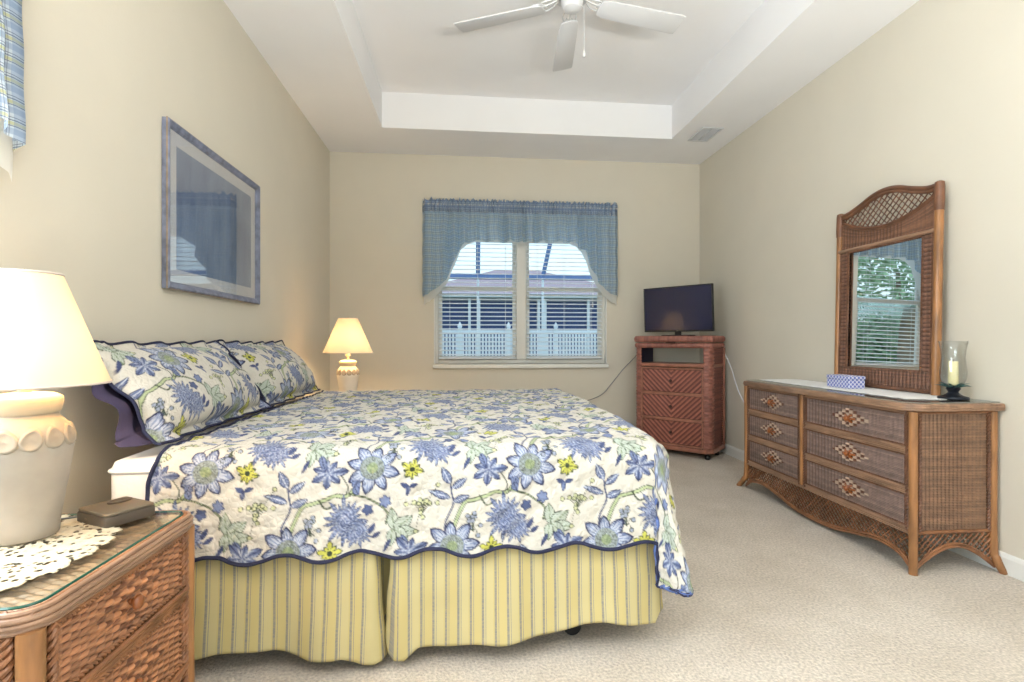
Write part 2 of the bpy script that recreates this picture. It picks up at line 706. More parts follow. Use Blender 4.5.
M_SKIRT = translucent_cloth('yellow_striped_cotton', skirt_colour, 0.12)
M_SHADE = translucent_cloth('lampshade_cloth', lambda n, l: lin4((232, 214, 184)), 0.085)

# ------------------------------------------------------------------ room shell


def struct(name, mb, mat, **k):
    o = mb.build(name, mat, smooth=False, **k)
    o['kind'] = 'structure'
    return o


T = 0.16


def wall_with_hole(name, axis, pos, out, a0, a1, z0, z1, hole, mat):
    """axis 'x' : wall in plane X=pos spanning Y a0..a1 ; axis 'y': plane Y=pos spanning X. out=+1/-1 side where the thickness goes"""
    mb = MB()
    ha0, ha1, hz0, hz1 = hole if hole else (a0, a0, z0, z0)
    rects = [(a0, a1, z0, z1)] if not hole else [(a0, ha0, z0, z1), (ha1, a1, z0, z1), (ha0, ha1, z0, hz0), (ha0, ha1, hz1, z1)]
    for (p, q, zz0, zz1) in rects:
        if q - p < 1e-4 or zz1 - zz0 < 1e-4:
            continue
        ca, cz = (p + q) / 2, (zz0 + zz1) / 2
        if axis == 'x':
            mb.box((pos + out * T / 2, ca, cz), (T, q - p, zz1 - zz0))
        else:
            mb.box((ca, pos + out * T / 2, cz), (q - p, T, zz1 - zz0))
    return struct(name, mb, mat)


WX0, WX1, WZ0, WZ1 = -0.30, 1.53, 0.86, 2.42        # window 1 opening (back wall)
LY0, LY1, LZ0, LZ1 = -0.30, 1.40, 0.86, 2.42        # window 2 opening (left wall)
DX0, DX1, DZ1 = -0.55, 1.85, 2.20                   # added unseen glass door, opening for the fill light

struct('floor', MB().box(((XL + XR) / 2, (YB + YF) / 2, -0.05), (XR - XL + 2 * T, YB - YF + 2 * T, 0.1)), M_CARPET)
wall_with_hole('wall_left', 'x', XL, -1, YF, YB, 0, HT + 0.1, (LY0, LY1, LZ0, LZ1), M_WALL)
wall_with_hole('wall_right', 'x', XR, 1, YF, YB, 0, HT + 0.1, None, M_WALL)
wall_with_hole('wall_back', 'y', YB, 1, XL - T, XR + T, 0, HT + 0.1, (WX0, WX1, WZ0, WZ1), M_WALL)
wall_with_hole('wall_front', 'y', YF, -1, XL - T, XR + T, 0, HT + 0.1, (DX0, DX1, 0.0, DZ1), M_WALL)

# ceiling: lower soffit all round a raised tray
TX0, TX1, TY0, TY1 = -0.725, 1.975, 0.55, 4.64
cl = MB()
cl.box(((XL + XR) / 2, (TY1 + YB) / 2, H + 0.05), (XR - XL, YB - TY1, 0.10))
cl.box(((XL + XR) / 2, (YF + TY0) / 2, H + 0.05), (XR - XL, TY0 - YF, 0.10))
cl.box(((XL + TX0) / 2, (TY0 + TY1) / 2, H + 0.05), (TX0 - XL, TY1 - TY0, 0.10))
cl.box(((TX1 + XR) / 2, (TY0 + TY1) / 2, H + 0.05), (XR - TX1, TY1 - TY0, 0.10))
e = 0.04
cl.box((TX0 - e / 2, (TY0 + TY1) / 2, (H + .10 + HT) / 2), (e, TY1 - TY0 + 2 * e, HT - H - .10))
cl.box((TX1 + e / 2, (TY0 + TY1) / 2, (H + .10 + HT) / 2), (e, TY1 - TY0 + 2 * e, HT - H - .10))
cl.box(((TX0 + TX1) / 2, TY0 - e / 2, (H + .10 + HT) / 2), (TX1 - TX0, e, HT - H - .10))
cl.box(((TX0 + TX1) / 2, TY1 + e / 2, (H + .10 + HT) / 2), (TX1 - TX0, e, HT - H - .10))
cl.box(((XL + XR) / 2, (YB + YF) / 2, HT + 0.05), (XR - XL, YB - YF, 0.10))
struct('ceiling', cl, M_CEIL)


def baseboard(name, p, q, nrm):
    p, q, nrm = np.array(p), np.array(q), np.array(nrm)
    d = (q - p) / np.linalg.norm(q - p)
    prof = [(0, 0), (0.016, 0), (0.016, 0.075), (0.011, 0.088), (0.006, 0.095), (0, 0.095)]
    V, F = [], []
    for base in (p, q):
        for o_, z in prof:
            V.append((*(base + nrm * o_), z + 0.001))
    k = len(prof)
    for i in range(k):
        F.append([i, (i + 1) % k, k + (i + 1) % k, k + i])
    F += [list(range(k)), list(range(k, 2 * k))]
    mb = MB()
    mb.add(V, F)
    return struct(name, mb, M_TRIM)


baseboard('baseboard_left', (XL, YF), (XL, YB), (1, 0))
baseboard('baseboard_right', (XR, YF), (XR, YB), (-1, 0))
baseboard('baseboard_back', (XL + .016, YB), (XR - .016, YB), (0, -1))

# ------------------------------------------------------------------ windows


def build_window(name, a0, a1, z0, z1, to_world):
    """double single-hung window with a centre mullion; built flat in (a, depth, z), depth 0 = room face"""
    root = thing(name, None, None, kind='structure')
    Rm, t = to_world
    am = (a0 + a1) / 2
    zm = 1.655

    def put(mb, nm, mat, par=root, **k):
        return mb.xform(Rm, t).build(nm, mat, par, **k)
    f = MB()
    w = 0.045
    for (p, q) in ((a0, a1),):
        f.box((p + w / 2, 0.10, (z0 + z1) / 2), (w, 0.09, z1 - z0), .004)
        f.box((q - w / 2, 0.10, (z0 + z1) / 2), (w, 0.09, z1 - z0), .004)
        f.box((am, 0.10, z1 - w / 2), (a1 - a0 - 2 * w, 0.09, w), .004)
        f.box((am, 0.10, z0 + w / 2), (a1 - a0 - 2 * w, 0.09, w), .004)
    put(f, 'window_frame', M_VINYL)
    put(MB().box((am, 0.095, (z0 + z1) / 2), (0.105, 0.10, z1 - z0 - 2 * w), .006), 'mullion', M_VINYL)
    for s, (p, q) in enumerate(((a0 + w, am - .0525), (am + .0525, a1 - w))):
        c = (p + q) / 2
        for (zz0, zz1, dy) in ((z0 + w, zm + 0.02, 0.085), (zm - 0.02, z1 - w, 0.115)):
            sh = MB()
            sw = 0.038
            sh.box((p + sw / 2, dy, (zz0 + zz1) / 2), (sw, 0.028, zz1 - zz0), .003)
            sh.box((q - sw / 2, dy, (zz0 + zz1) / 2), (sw, 0.028, zz1 - zz0), .003)
            sh.box((c, dy, zz0 + sw / 2), (q - p - 2 * sw, 0.028, sw), .003)
            sh.box((c, dy, zz1 - sw / 2), (q - p - 2 * sw, 0.028, sw), .003)
            so = put(sh, 'sash', M_VINYL)
            put(MB().box((c, dy, (zz0 + zz1) / 2), (q - p - 2 * sw + .006, 0.004, zz1 - zz0 - 2 * sw + .006)), 'window_glass', M_GLASS, so, smooth=False)
    # flat casing flush with the wall and a sill board
    cs = MB()
    cs.box((a0 + .006, 0.028, (z0 + z1) / 2), (0.012, 0.06, z1 - z0), .002)
    cs.box((a1 - .006, 0.028, (z0 + z1) / 2), (0.012, 0.06, z1 - z0), .002)
    cs.box((am, 0.028, z1 - .006), (a1 - a0 - .024, 0.06, .012), .002)
    put(cs, 'window_jamb', M_TRIM)
    put(MB().box((am, 0.012, z0 - .022), (a1 - a0 + 0.02, 0.10, 0.044), .006), 'window_sill', M_TRIM)
    return root


build_window('window_1', WX0, WX1, WZ0, WZ1, (np.eye(3), (0, YB, 0)))
# left wall: a -> world Y (negated keeps handedness), depth -> world -X
RL = np.array([[0, -1, 0], [1, 0, 0], [0, 0, 1.0]])
build_window('window_2', LY0, LY1, LZ0, LZ1, (RL, (XL, 0, 0)))

# glass door behind the camera, added to let fill light in
dr = thing('added_door_1', None, None, kind='structure')
dm = MB()
for x in (DX0 + .03, (DX0 + DX1) / 2, DX1 - .03):
    dm.box((x, YF - .08, DZ1 / 2), (0.06, 0.08, DZ1), .004)
dm.box(((DX0 + DX1) / 2, YF - .08, DZ1 - .03), (DX1 - DX0 - .12, 0.08, 0.06), .004)
dm.box(((DX0 + DX1) / 2, YF - .08, .02), (DX1 - DX0 - .12, 0.08, 0.04), .004)
dm.build('added_door_frame', M_TRIM, dr)
MB().box(((DX0 + DX1) / 2, YF - .08, DZ1 / 2), (DX1 - DX0 - .08, 0.006, DZ1 - .08)).build('added_door_glass', M_GLASS, dr, smooth=False)


def build_blind(label, x0, x1, z_top, z_bot, y):
    root = thing('venetian_blind', label, 'blind', ((x0 + x1) / 2, y, z_bot), 0, 'white blinds in the back window')
    w = x1 - x0
    hh = z_top - z_bot
    MB().box((0, 0, hh - .02), (w, .048, .04), .004).build('headrail', M_BLIND, root)
    MB().box((0, 0, .012), (w, .05, .018), .004).build('bottom_rail', M_BLIND, root)
    sl = MB()
    z = .052
    while z < hh - .05:
        # gently bowed slat, tipped a little towards the room
        prof = [(-.024, -.0022), (-.012, .0010), (0, .002), (.012, .0010), (.024, -.0022)]
        tip = R(13)
        V = []
        for xx in (-w / 2, w / 2):
            for off in (0.0012, -0.0012):
                for (py, pz) in prof:
                    yy = py * math.cos(tip) - (pz + off) * math.sin(tip)
                    zz = py * math.sin(tip) + (pz + off) * math.cos(tip)
                    V.append((xx, yy, z + zz))
        F = []
        for i in range(4):
            F.append([i, i + 1, 10 + i + 1, 10 + i])
            F.append([5 + i, 15 + i, 15 + i + 1, 5 + i + 1])
        F += [[0, 10, 15, 5], [4, 9, 19, 14], [0, 5, 6, 1], [1, 6, 7, 2], [2, 7, 8, 3], [3, 8, 9, 4]]
        F += [[10, 11, 16, 15], [11, 12, 17, 16], [12, 13, 18, 17], [13, 14, 19, 18]]
        sl.add(V, F)
        z += .0445
    sl.build('slats', M_BLIND, root, angle=60)
    for fx in (-.36, 0, .36):
        c = MB()
        for yy in (-.027, .027):
            c.tube([(fx * w, yy, .02), (fx * w, yy, hh - .03)], .0012, 5)
        c.build('ladder_cord', M_BLIND, root)
    return root


xm = (WX0 + WX1) / 2
build_blind('white slatted venetian blind in the half of the back window nearer the bed head', WX0 + .05, xm - .056, WZ1 - .05, WZ0 + .048, YB + .040)
b2 = build_blind('white slatted venetian blind in the half of the back window nearer the television', xm + .056, WX1 - .05, WZ1 - .05, WZ0 + .048, YB + .040)
b2w = MB()
b2w.tube([(.30, -.034, WZ1 - WZ0 - .16), (.302, -.036, .55)], .004, 6)
b2w.build('tilt_wand', M_BLIND, b2)


def build_valance(label, loc, rz, w, z_top, z_mid, z_end, group, cloth, cloth2):
    """gathered swag valance on a rod; local x along the rod, local -y into the room, z absolute"""
    root = thing('window_valance', label, 'valance', loc, rz, group)
    n = 420
    u = np.linspace(0, 1, n)
    x = (u - .5) * w

    def hem(uu):
        d = np.minimum(uu, 1 - uu) * w                      # distance from the end
        q = np.interp(d, [0, .05, .15, .24, .29, .33, .38, .45, .52], [0, .04, .15, .30, .48, .66, .85, .96, 1.0])
        base = z_end + (z_mid - z_end) * q
        return base

    fold = (.034 * np.sin(x * 46 + 1.8 * np.sin(x * 9)) + .012 * np.sin(x * 83 + 2.0 * np.sin(x * 13)) + .008 * np.sin(x * 23))
    fold = fold * np.clip(np.minimum(u, 1 - u) * w / .22, .25, 1)
    fine = .006 * np.sin(x * 190 + 3 * np.sin(x * 17)) + .004 * np.sin(x * 310)
    zrod = z_top - .055
    rows = 60
    tt = np.linspace(0, 1, rows)
    zb = hem(u) + .006 * np.sin(x * 40)
    # outer fabric: header ruffle, pinched pocket, falling body
    P = np.zeros((rows, n, 3))
    UV = np.zeros((rows, n, 2))
    uflat = np.concatenate([[0], np.cumsum(np.hypot(np.diff(x), np.diff(fold)))]) * 1.25
    nh = 14
    for i in range(rows):
        if i < nh:
            z = z_top - .128 * i / (nh - 1) + .010 * np.sin(x * 120 + 2 * np.sin(x * 31)) * max(0, 1 - i / 5)
            t = 0
        else:
            t = (i - nh + 1) / (rows - nh)
            z = z_top - .128 - t * (z_top - .128 - zb)
        drop = z_top - z
        pinch = np.exp(-((drop - .055) / .035) ** 2)
        fall = np.clip((drop - .06) / .18, 0, 1)
        yy = -.072 + fold * fall * (0.8 + .5 * t) + fine * (1 - fall) + .012 * pinch * 0 - .012 * np.exp(-((drop - .055) / .022) ** 2) - .02 * t * fall
        P[i, :, 0] = x + .004 * np.sin(z * 30)
        P[i, :, 1] = yy
        P[i, :, 2] = z
        UV[i, :, 0] = uflat
        UV[i, :, 1] = z
    # returns: run the ends back to the wall
    for side in (0, -1):
        k = np.linspace(0, 1, 12)
        idx = range(12) if side == 0 else range(n - 12, n)
        for q, j in enumerate(idx):
            f = k[11 - q] if side == 0 else k[q]
            P[:, j, 1] = P[:, j, 1] * (1 - f) + (-.004) * f
            P[:, j, 0] = (-w / 2 if side == 0 else w / 2) * 1.0 + (P[:, j, 0] - (-w / 2 if side == 0 else w / 2)) * 0.55
    k = nh - 1
    hd_ = P[:k + 1].copy()
    hd_[:, 12:-12, 1] += ((.013 * np.sin(x * 170 + 3 * np.sin(x * 17)) + .009 * np.sin(x * 263))[None, 12:-12] * np.abs(np.cos(np.linspace(0, PI, nh)))[:, None])
    hd_[0, :, 2] += .006 * np.sin(x * 190 + 2 * np.sin(x * 29))
    grid_obj('ruffled_header', hd_, cloth2, root, UV[:k + 1])
    grid_obj('gathered_fabric', P[k:], cloth, root, UV[k:])
    # white lining, a little longer than the face cloth so its hem shows
    L = P[:, ::3].copy()
    L[:, :, 1] = np.clip(-.010 - .042 * np.exp(-((np.minimum(u, 1 - u) * w - .06) / .10) ** 2)[None, ::3] * np.ones((rows, 1)), -.06, -.003)
    zl = hem(u[::3]) + .004
    endk = np.exp(-(np.minimum(u[::3], 1 - u[::3]) * w / .2) ** 2)
    for i, t in enumerate(tt):
        L[i, :, 2] = (z_top - .05) - t * ((z_top - .05) - (zl - .085 * endk - .004))
        L[i, :, 0] *= .985
    grid_obj('lining', L, M_LINING, root)
    rod = MB().tube([(-w / 2 + .02, -.072, zrod), (w / 2 - .02, -.072, zrod)], .008, 8)
    for s in (-1, 1):
        rod.tube([(s * (w / 2 - .02), -.072, zrod), (s * (w / 2 - .012), -.03, zrod), (s * (w / 2 - .012), 0.0, zrod)], .006, 8)
    rod.build('curtain_rod', M_METALW, root)
    return root


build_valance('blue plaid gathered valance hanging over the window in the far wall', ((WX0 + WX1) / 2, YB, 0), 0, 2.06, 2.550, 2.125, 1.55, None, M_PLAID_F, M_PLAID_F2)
build_valance('blue and yellow plaid valance over the lamp at the left edge of the photo', (XL, 0.60, 0), R(90), 2.045, 2.60, 2.14, 1.64, None, M_PLAID, M_PLAID2)

# ------------------------------------------------------------------ floral cloth pattern (flat tile, metres -> colour)
TW = TH = 530                                   # one repeat, 1 mm per cell


def floral_tile():
    img = np.zeros((TH, TW, 3)) + lin((203, 198, 188))
    yy, xx = np.mgrid[0:TH, 0:TW].astype(float)
    nz = rng.random((TH, TW))
    NAVY, DARK = lin((40, 44, 78)), lin((58, 65, 102))
    BLUE, MID, PALE = lin((78, 89, 124)), lin((118, 130, 164)), lin((196, 201, 214))
    GRN, LGRN, DGRN = lin((112, 127, 98)), lin((170, 180, 142)), lin((56, 66, 52))
    YEL = lin((194, 192, 92))

    def rel(cx, cy):
        return (xx - cx + TW / 2) % TW - TW / 2, (yy - cy + TH / 2) % TH - TH / 2

    def put(mask, c, a=1.0):
        m = mask[..., None] * a
        img[:] = img * (1 - m) + c * m

    def star(cx, cy, Rm, n, deep, pw, rot=0.0, sq=1.0, jag=0.0):
        dx, dy = rel(cx, cy)
        dy = dy / sq
        r = np.hypot(dx, dy)
        th = np.arctan2(dy, dx) + rot
        f = (n * th / (2 * PI)) % 1.0
        p = 1 - np.abs(2 * f - 1)
        k = np.floor((n * th / (2 * PI)) % n)
        jj = 1 + jag * np.sin(k * 2.7 + 1.0)
        Rb = Rm * jj * ((1 - deep) + deep * p ** pw)
        return r, Rb, p, dx, dy

    def flower(cx, cy, Rm, rot):
        r, Rb, p, dx, dy = star(cx, cy, Rm, 8, .44, .70, rot, 1, .06)
        put(r < Rb, NAVY)
        inn = np.clip((r - .35 * Rm) / (.5 * Rm), 0, 1)[..., None]
        fill = PALE * (1 - inn) + (MID * .5 + PALE * .5) * inn
        m = (r < Rb - 8)
        img[m] = fill[m]
        put((r < Rb - 8) & (p < .14), DARK)
        put((r < Rb - 10) & (np.abs(p - .55) < .07) & (r > .5 * Rm), BLUE)
        put((r < Rb - 8) & (r > Rb - 20) & (np.sin(np.arctan2(dy, dx) * 90) > .1), BLUE * .6 + MID * .4)
        put((r < Rb - 8) & (p > .93) & (r > .45 * Rm), MID)
        put(r < .47 * Rm, MID)
        put((r < .44 * Rm), GRN * .5 + PALE * .5)
        put((r < .44 * Rm) & (nz > .62), DGRN)
        put((r < .20 * Rm), GRN)
        put((r < .20 * Rm) & (nz > .6), LGRN)

    def thistle(cx, cy, Rm, rot, sq=1.0):
        r, Rb, p, dx, dy = star(cx, cy, Rm, 19, .42, .8, rot, sq, .18)
        put(r < Rb, DARK)
        put(r < Rb - 3, BLUE)
        put((r < Rb - 5) & (np.sin(np.hypot(dx, dy) * .55 + 4 * np.arctan2(dy, dx)) > .35), MID)
        put((r < Rb - 6) & (nz > .8), PALE)

    def maple(cx, cy, Rm, rot):
        r, Rb, p, dx, dy = star(cx, cy, Rm, 7, .50, .75, rot, .9, .16)
        put(r < Rb, NAVY)
        put(r < Rb - 4, BLUE * .5 + MID * .5)
        put((r < Rb - 4) & (p > .9), DARK)
        put((r < Rb - 6) & (p < .55) & (nz > .5), PALE)

    def leaf(cx, cy, ln, wd, ang, fill, edge, rib):
        dx, dy = rel(cx, cy)
        a = R(ang)
        s = dx * math.cos(a) + dy * math.sin(a)
        t = -dx * math.sin(a) + dy * math.cos(a)
        q = np.clip(s / ln, 0, 1)
        w = wd * np.sin(PI * q ** .8) ** .9
        on = (s > 0) & (s < ln) & (np.abs(t) < w)
        put(on, edge)
        put(on & (np.abs(t) < w - 2.6), fill)
        put(on & (np.abs(t) < 1.2), rib)
        put(on & (np.abs(t) < w - 3) & (((s * .35 + np.abs(t) * .5) % 4) < 1), rib, .6)

    def vine(pts, wd, edge, fill):
        P = spline([(p[0], p[1], 0) for p in pts], 24)
        best = np.full((TH, TW), 1e9)
        for q in P:
            dx, dy = rel(q[0], q[1])
            best = np.minimum(best, dx * dx + dy * dy)
        d = np.sqrt(best)
        put(d < wd, edge)
        if fill is not None:
            put(d < wd - 2.6, fill)

    def berries(cx, cy, k, spread, c, seed):
        g = np.random.default_rng(seed)
        for _ in range(k):
            ax, ay = g.normal(0, spread, 2)
            vine([(cx, cy + spread), (cx + ax * .5, cy + ay * .4), (cx + ax, cy + ay)], 1.1, DGRN, None)
            dx, dy = rel(cx + ax, cy + ay)
            r = np.hypot(dx, dy)
            put(r < 8.5, DGRN)
            put(r < 6.2, c)

    def motif(ox, oy, r0, part):
        # offsets in mm from the big flower; y grows down the drape
        if part == 0:
            return vines(ox, oy)
        flower(ox, oy, 90, r0)
        blooms(ox, oy, r0)

    def vines(ox, oy):
        vine([(ox - 265, oy + 262), (ox - 258, oy + 200), (ox - 225, oy + 125), (ox - 190, oy + 112), (ox - 150, oy + 100), (ox - 120, oy + 88), (ox - 85, oy + 92), (ox - 60, oy + 70), (ox - 35, oy + 35)], 7.0, DGRN, LGRN)
        vine([(ox - 285, oy + 250), (ox - 288, oy + 190), (ox - 262, oy + 128), (ox - 268, oy + 85), (ox - 272, oy + 40)], 3.0, DARK, GRN)
        vine([(ox - 75, oy + 85), (ox - 20, oy + 98), (ox + 25, oy + 125), (ox + 50, oy + 150), (ox + 45, oy + 185)], 3.6, DGRN, LGRN)
        vine([(ox - 100, oy + 25), (ox - 80, oy + 60), (ox - 85, oy + 88)], 2.0, DGRN, None)
        vine([(ox - 172, oy + 100), (ox - 150, oy + 130), (ox - 118, oy + 118)], 3.0, DGRN, LGRN)

    def blooms(ox, oy, r0):
        leaf(ox - 45, oy + 40, 34, 17, 120, MID, DARK, NAVY)
        leaf(ox - 60, oy + 60, 34, 14, 60, MID, DARK, NAVY)
        maple(ox - 142, oy + 14, 60, r0 + .4)
        # yellow-green bud
        r, Rb, p, dx, dy = star(ox + 131, oy + 8, 36, 9, .32, .8, r0, 1, .2)
        put(r < Rb, DGRN)
        put(r < Rb - 4, YEL)
        put((r < Rb - 4) & (np.sin(9 * np.arctan2(dy, dx)) > .80) & (r > 12), DGRN)
        put(r < 9, DGRN)
        # little bird-like leaf
        leaf(ox + 122, oy + 68, 34, 9, 205, BLUE, DARK, DARK)
        leaf(ox + 122, oy + 66, 32, 8, -20, BLUE, DARK, DARK)
        leaf(ox + 120, oy + 62, 36, 8, 100, MID, DARK, DARK)
        # thistle and leaf cluster
        thistle(ox - 88, oy + 172, 66, r0, 1.15)
        thistle(ox - 48, oy + 212, 56, r0 + .3, .85)
        leaf(ox - 10, oy + 215, 40, 9, -60, BLUE, DARK, DARK)
        leaf(ox + 0, oy + 230, 36, 8, -35, BLUE, DARK, DARK)
        for (dx0, dy0, ln, wd, an) in ((70, 205, 74, 20, -95), (72, 208, 78, 24, -38), (72, 208, 84, 20, 5), (70, 200, 66, 20, 40), (66, 200, 62, 17, 95)):
            leaf(ox + dx0, oy + dy0, ln, wd, an, PALE * .45 + LGRN * .55, DGRN, GRN)
        leaf(ox + 96, oy + 222, 58, 13, 70, MID, DARK, NAVY)
        leaf(ox + 60, oy + 235, 52, 7, 118, BLUE, DARK, DARK)
        # leafy sprig
        for (dx0, dy0, ln, wd, an) in ((-270, 60, 66, 16, -118), (-266, 76, 64, 13, -35), (-270, 108, 84, 13, -160), (-262, 120, 62, 14, -22)):
            leaf(ox + dx0, oy + dy0, ln, wd, an, BLUE * .75 + MID * .25, NAVY, PALE)
        # berries and little buds
        berries(ox - 365, oy + 128, 15, 26, YEL * .6 + PALE * .4, 3)
        berries(ox - 195, oy + 195, 12, 22, BLUE * .5 + PALE * .5, 5)
        r, Rb, p, dx, dy = star(ox + 42, oy + 112, 23, 6, .35, .8, r0)
        put(r < Rb, DARK)
        put(r < Rb - 4, MID)
        r, Rb, p, dx, dy = star(ox - 14, oy + 138, 21, 5, .35, .8, r0)
        put(r < Rb, DARK)
        put(r < Rb - 4, BLUE)

    for part in (0, 1):
        motif(265, 132, .15, part)
        motif(0, 397, .5, part)
    soft = img * .4
    for sh_, ax in ((1, 0), (-1, 0), (1, 1), (-1, 1)):
        soft += np.roll(img, sh_, ax) * .15
    return soft


TILE = floral_tile()


def tile_colour(u, v, ou, ov):
    """u, v in metres (v grows down the drape); ou, ov = where the first big flower sits"""
    x = ((np.asarray(u) - ou) * 1000 + 265) % TW
    y = ((np.asarray(v) - ov) * 1000 + 132) % TH
    x0, y0 = np.floor(x).astype(int) % TW, np.floor(y).astype(int) % TH
    x1, y1 = (x0 + 1) % TW, (y0 + 1) % TH
    fx, fy = (x - np.floor(x))[..., None], (y - np.floor(y))[..., None]
    return TILE[y0, x0] * (1 - fx) * (1 - fy) + TILE[y0, x1] * fx * (1 - fy) + TILE[y1, x0] * (1 - fx) * fy + TILE[y1, x1] * fx * fy


def snoise(shape_u, shape_v, seed, k=10, f0=2.0, f1=9.0):
    g = np.random.default_rng(seed)
    out = np.zeros(np.broadcast(shape_u, shape_v).shape)
    for _ in range(k):
        f = g.uniform(f0, f1)
        a = g.uniform(0, 2 * PI)
        out += np.sin(2 * PI * f * (shape_u * math.cos(a) + shape_v * math.sin(a)) + g.uniform(0, 6)) / k ** .5
    return out


# ------------------------------------------------------------------ bed
BX0, BX1, BY0, BY1 = -1.150, 0.72, 1.757, 3.735
bed = thing('bed', 'king bed with white mattress standing against the left wall', 'bed', ((BX0 + BX1) / 2, (BY0 + BY1) / 2, 0))
bcx, bcy = (BX0 + BX1) / 2, (BY0 + BY1) / 2


def mattress_mesh(z0, z1, r, rz_, nm, mat, ins):
    mb = MB()
    mb.prism(rounded_rect(BX0 - bcx + ins * .3, BY0 - bcy + ins, BX1 - bcx - ins * .3, BY1 - bcy - ins, r, 8), z0, z1, rz_)
    return mb.build(nm, mat, bed, angle=50)


mattress_mesh(0.42, 0.712, 0.035, 0.03, 'mattress', M_MATTRESS, 0)
mattress_mesh(0.20, 0.418, 0.03, 0.02, 'box_spring', M_MATTRESS, .115)
pip = MB()
for zz in (0.455, 0.675):
    rr = rounded_rect(BX0 - bcx - .003, BY0 - bcy - .003, BX1 - bcx + .003, BY1 - bcy + .003, 0.036, 8)
    pip.tube([(x, y, zz) for x, y in rr], 0.006, 6, True)
pip.build('mattress_piping', M_MATTRESS, bed)
fr = MB()
fw, fl = BX1 - BX0, BY1 - BY0
for y in (-fl / 2 + .15, 0, fl / 2 - .15):
    fr.box((0, y, .18), (fw - .1, .035, .035), .004)
for x in (-fw / 2 + .1, fw / 2 - .1):
    fr.box((x, 0, .18), (.035, fl - .1, .035), .004)
fr.build('bed_frame', M_BLACKP, bed)
for (x, y) in ((0.395, 1.865), (0.395, 3.62), (-1.0, 1.90), (-1.0, 3.62), (0.395, 2.76), (-1.0, 2.76)):
    c = MB()
    c.tube([(x - bcx, y - bcy, .165), (x - bcx, y - bcy, .055)], .013, 8)
    c.lathe([(.0, -.013), (.030, -.013), (.034, -.007), (.034, .007), (.030, .013), (0, .013)], 20)
    c.V[-1] = c.V[-1] @ rotx(R(90)).T + np.array([x - bcx + .012, y - bcy, .035])
    c.build('caster', M_BLACKP, bed)

# bed skirt -------------------------------------------------------------------


def skirt():
    ys, yfar, xf = 1.752, 3.748, 0.70
    near = [(-1.13, ys + .01), (-1.0, ys), (-0.34, ys - .005), (-.300, ys - .014), (-.288, ys + .01), (-.292, ys + .085), (-.262, ys + .095), (-.225, ys + .085),
            (-.240, ys + .02), (-.222, ys - .012), (-.17, ys - .005), (0.2, ys), (.60, ys - .003), (xf - .05, ys)]
    near += [(xf - .012, ys + .012), (xf, ys + .05), (xf, 2.6), (xf, yfar - .05), (xf - .012, yfar - .012), (xf - .05, yfar), (-1.13, yfar)]
    P = resample([(x, y, 0) for x, y in near], 0.010)[:, :2]
    P = P.copy()
    n = len(P)
    d = np.concatenate([[0], np.cumsum(np.linalg.norm(np.diff(P, axis=0), axis=1))])
    Tt = np.gradient(P, axis=0)
    Tt /= np.linalg.norm(Tt, axis=1, keepdims=True)
    Nn = np.stack([Tt[:, 1], -Tt[:, 0]], 1)
    zx = [-1.2, -.95, -.8, -.62, -.5, -.40, -.33, -.29, -.245, -.222, -.20, -.15, 0, .15, .29, .42, .50, .6, .68, .74, .80]
    zv = [.055, .060, .082, .080, .052, .056, .030, .028, .11, .035, .030, .065, .068, .074, .086, .112, .118, .100, .095, .11, .125]
    zh = np.interp(P[:, 0], zx, zv)
    foot = P[:, 0] > xf - .02
    zh = np.where(foot, .13 + .012 * np.sin(P[:, 1] * 9), zh)
    deep = (P[:, 0] > -.31) & (P[:, 0] < -.21) & (P[:, 1] > ys + .04) & (P[:, 1] < 2)
    zh = np.where(deep, .125, zh)
    wave = .012 * np.sin(d * 9 + 1) + .010 * np.sin(d * 17 + 2) + .006 * np.sin(d * 31)
    # stay clear of the pleat
    wave *= np.clip(np.abs(P[:, 0] + .26) / .16, 0.0, 1)
    rows = 34
    G = np.zeros((rows, n, 3))
    UV = np.zeros((rows, n, 2))
    wr = snoise(d[None, :] * .5, np.linspace(0, .3, rows)[:, None], 4, 12, 1.5, 7)
    for i, t in enumerate(np.linspace(0, 1, rows)):
        out = .026 * t ** 1.3 + wave * t + .005 * wr[i] * math.sin(PI * min(1, t * 1.1))
        out = np.where(deep, 0, out)
        G[i, :, :2] = P + Nn * out[:, None]
        G[i, :, 2] = .43 * (1 - t) + zh * t
        UV[i, :, 0] = d
        UV[i, :, 1] = t
    o = grid_obj('bed_skirt', G, M_SKIRT, None, UV)
    so = o.modifiers.new('thick', 'SOLIDIFY')
    so.thickness = .003
    return tag(o, 'yellow bed skirt with thin grey-blue stripes hanging below the floral quilt', 'bed skirt')


skirt()

# quilt ------------------------------------------------------------------------
QX0, QXF, QYN, QYF, QZ, QR = -.985, 0.745, 1.725, 3.765, 0.742, 0.075


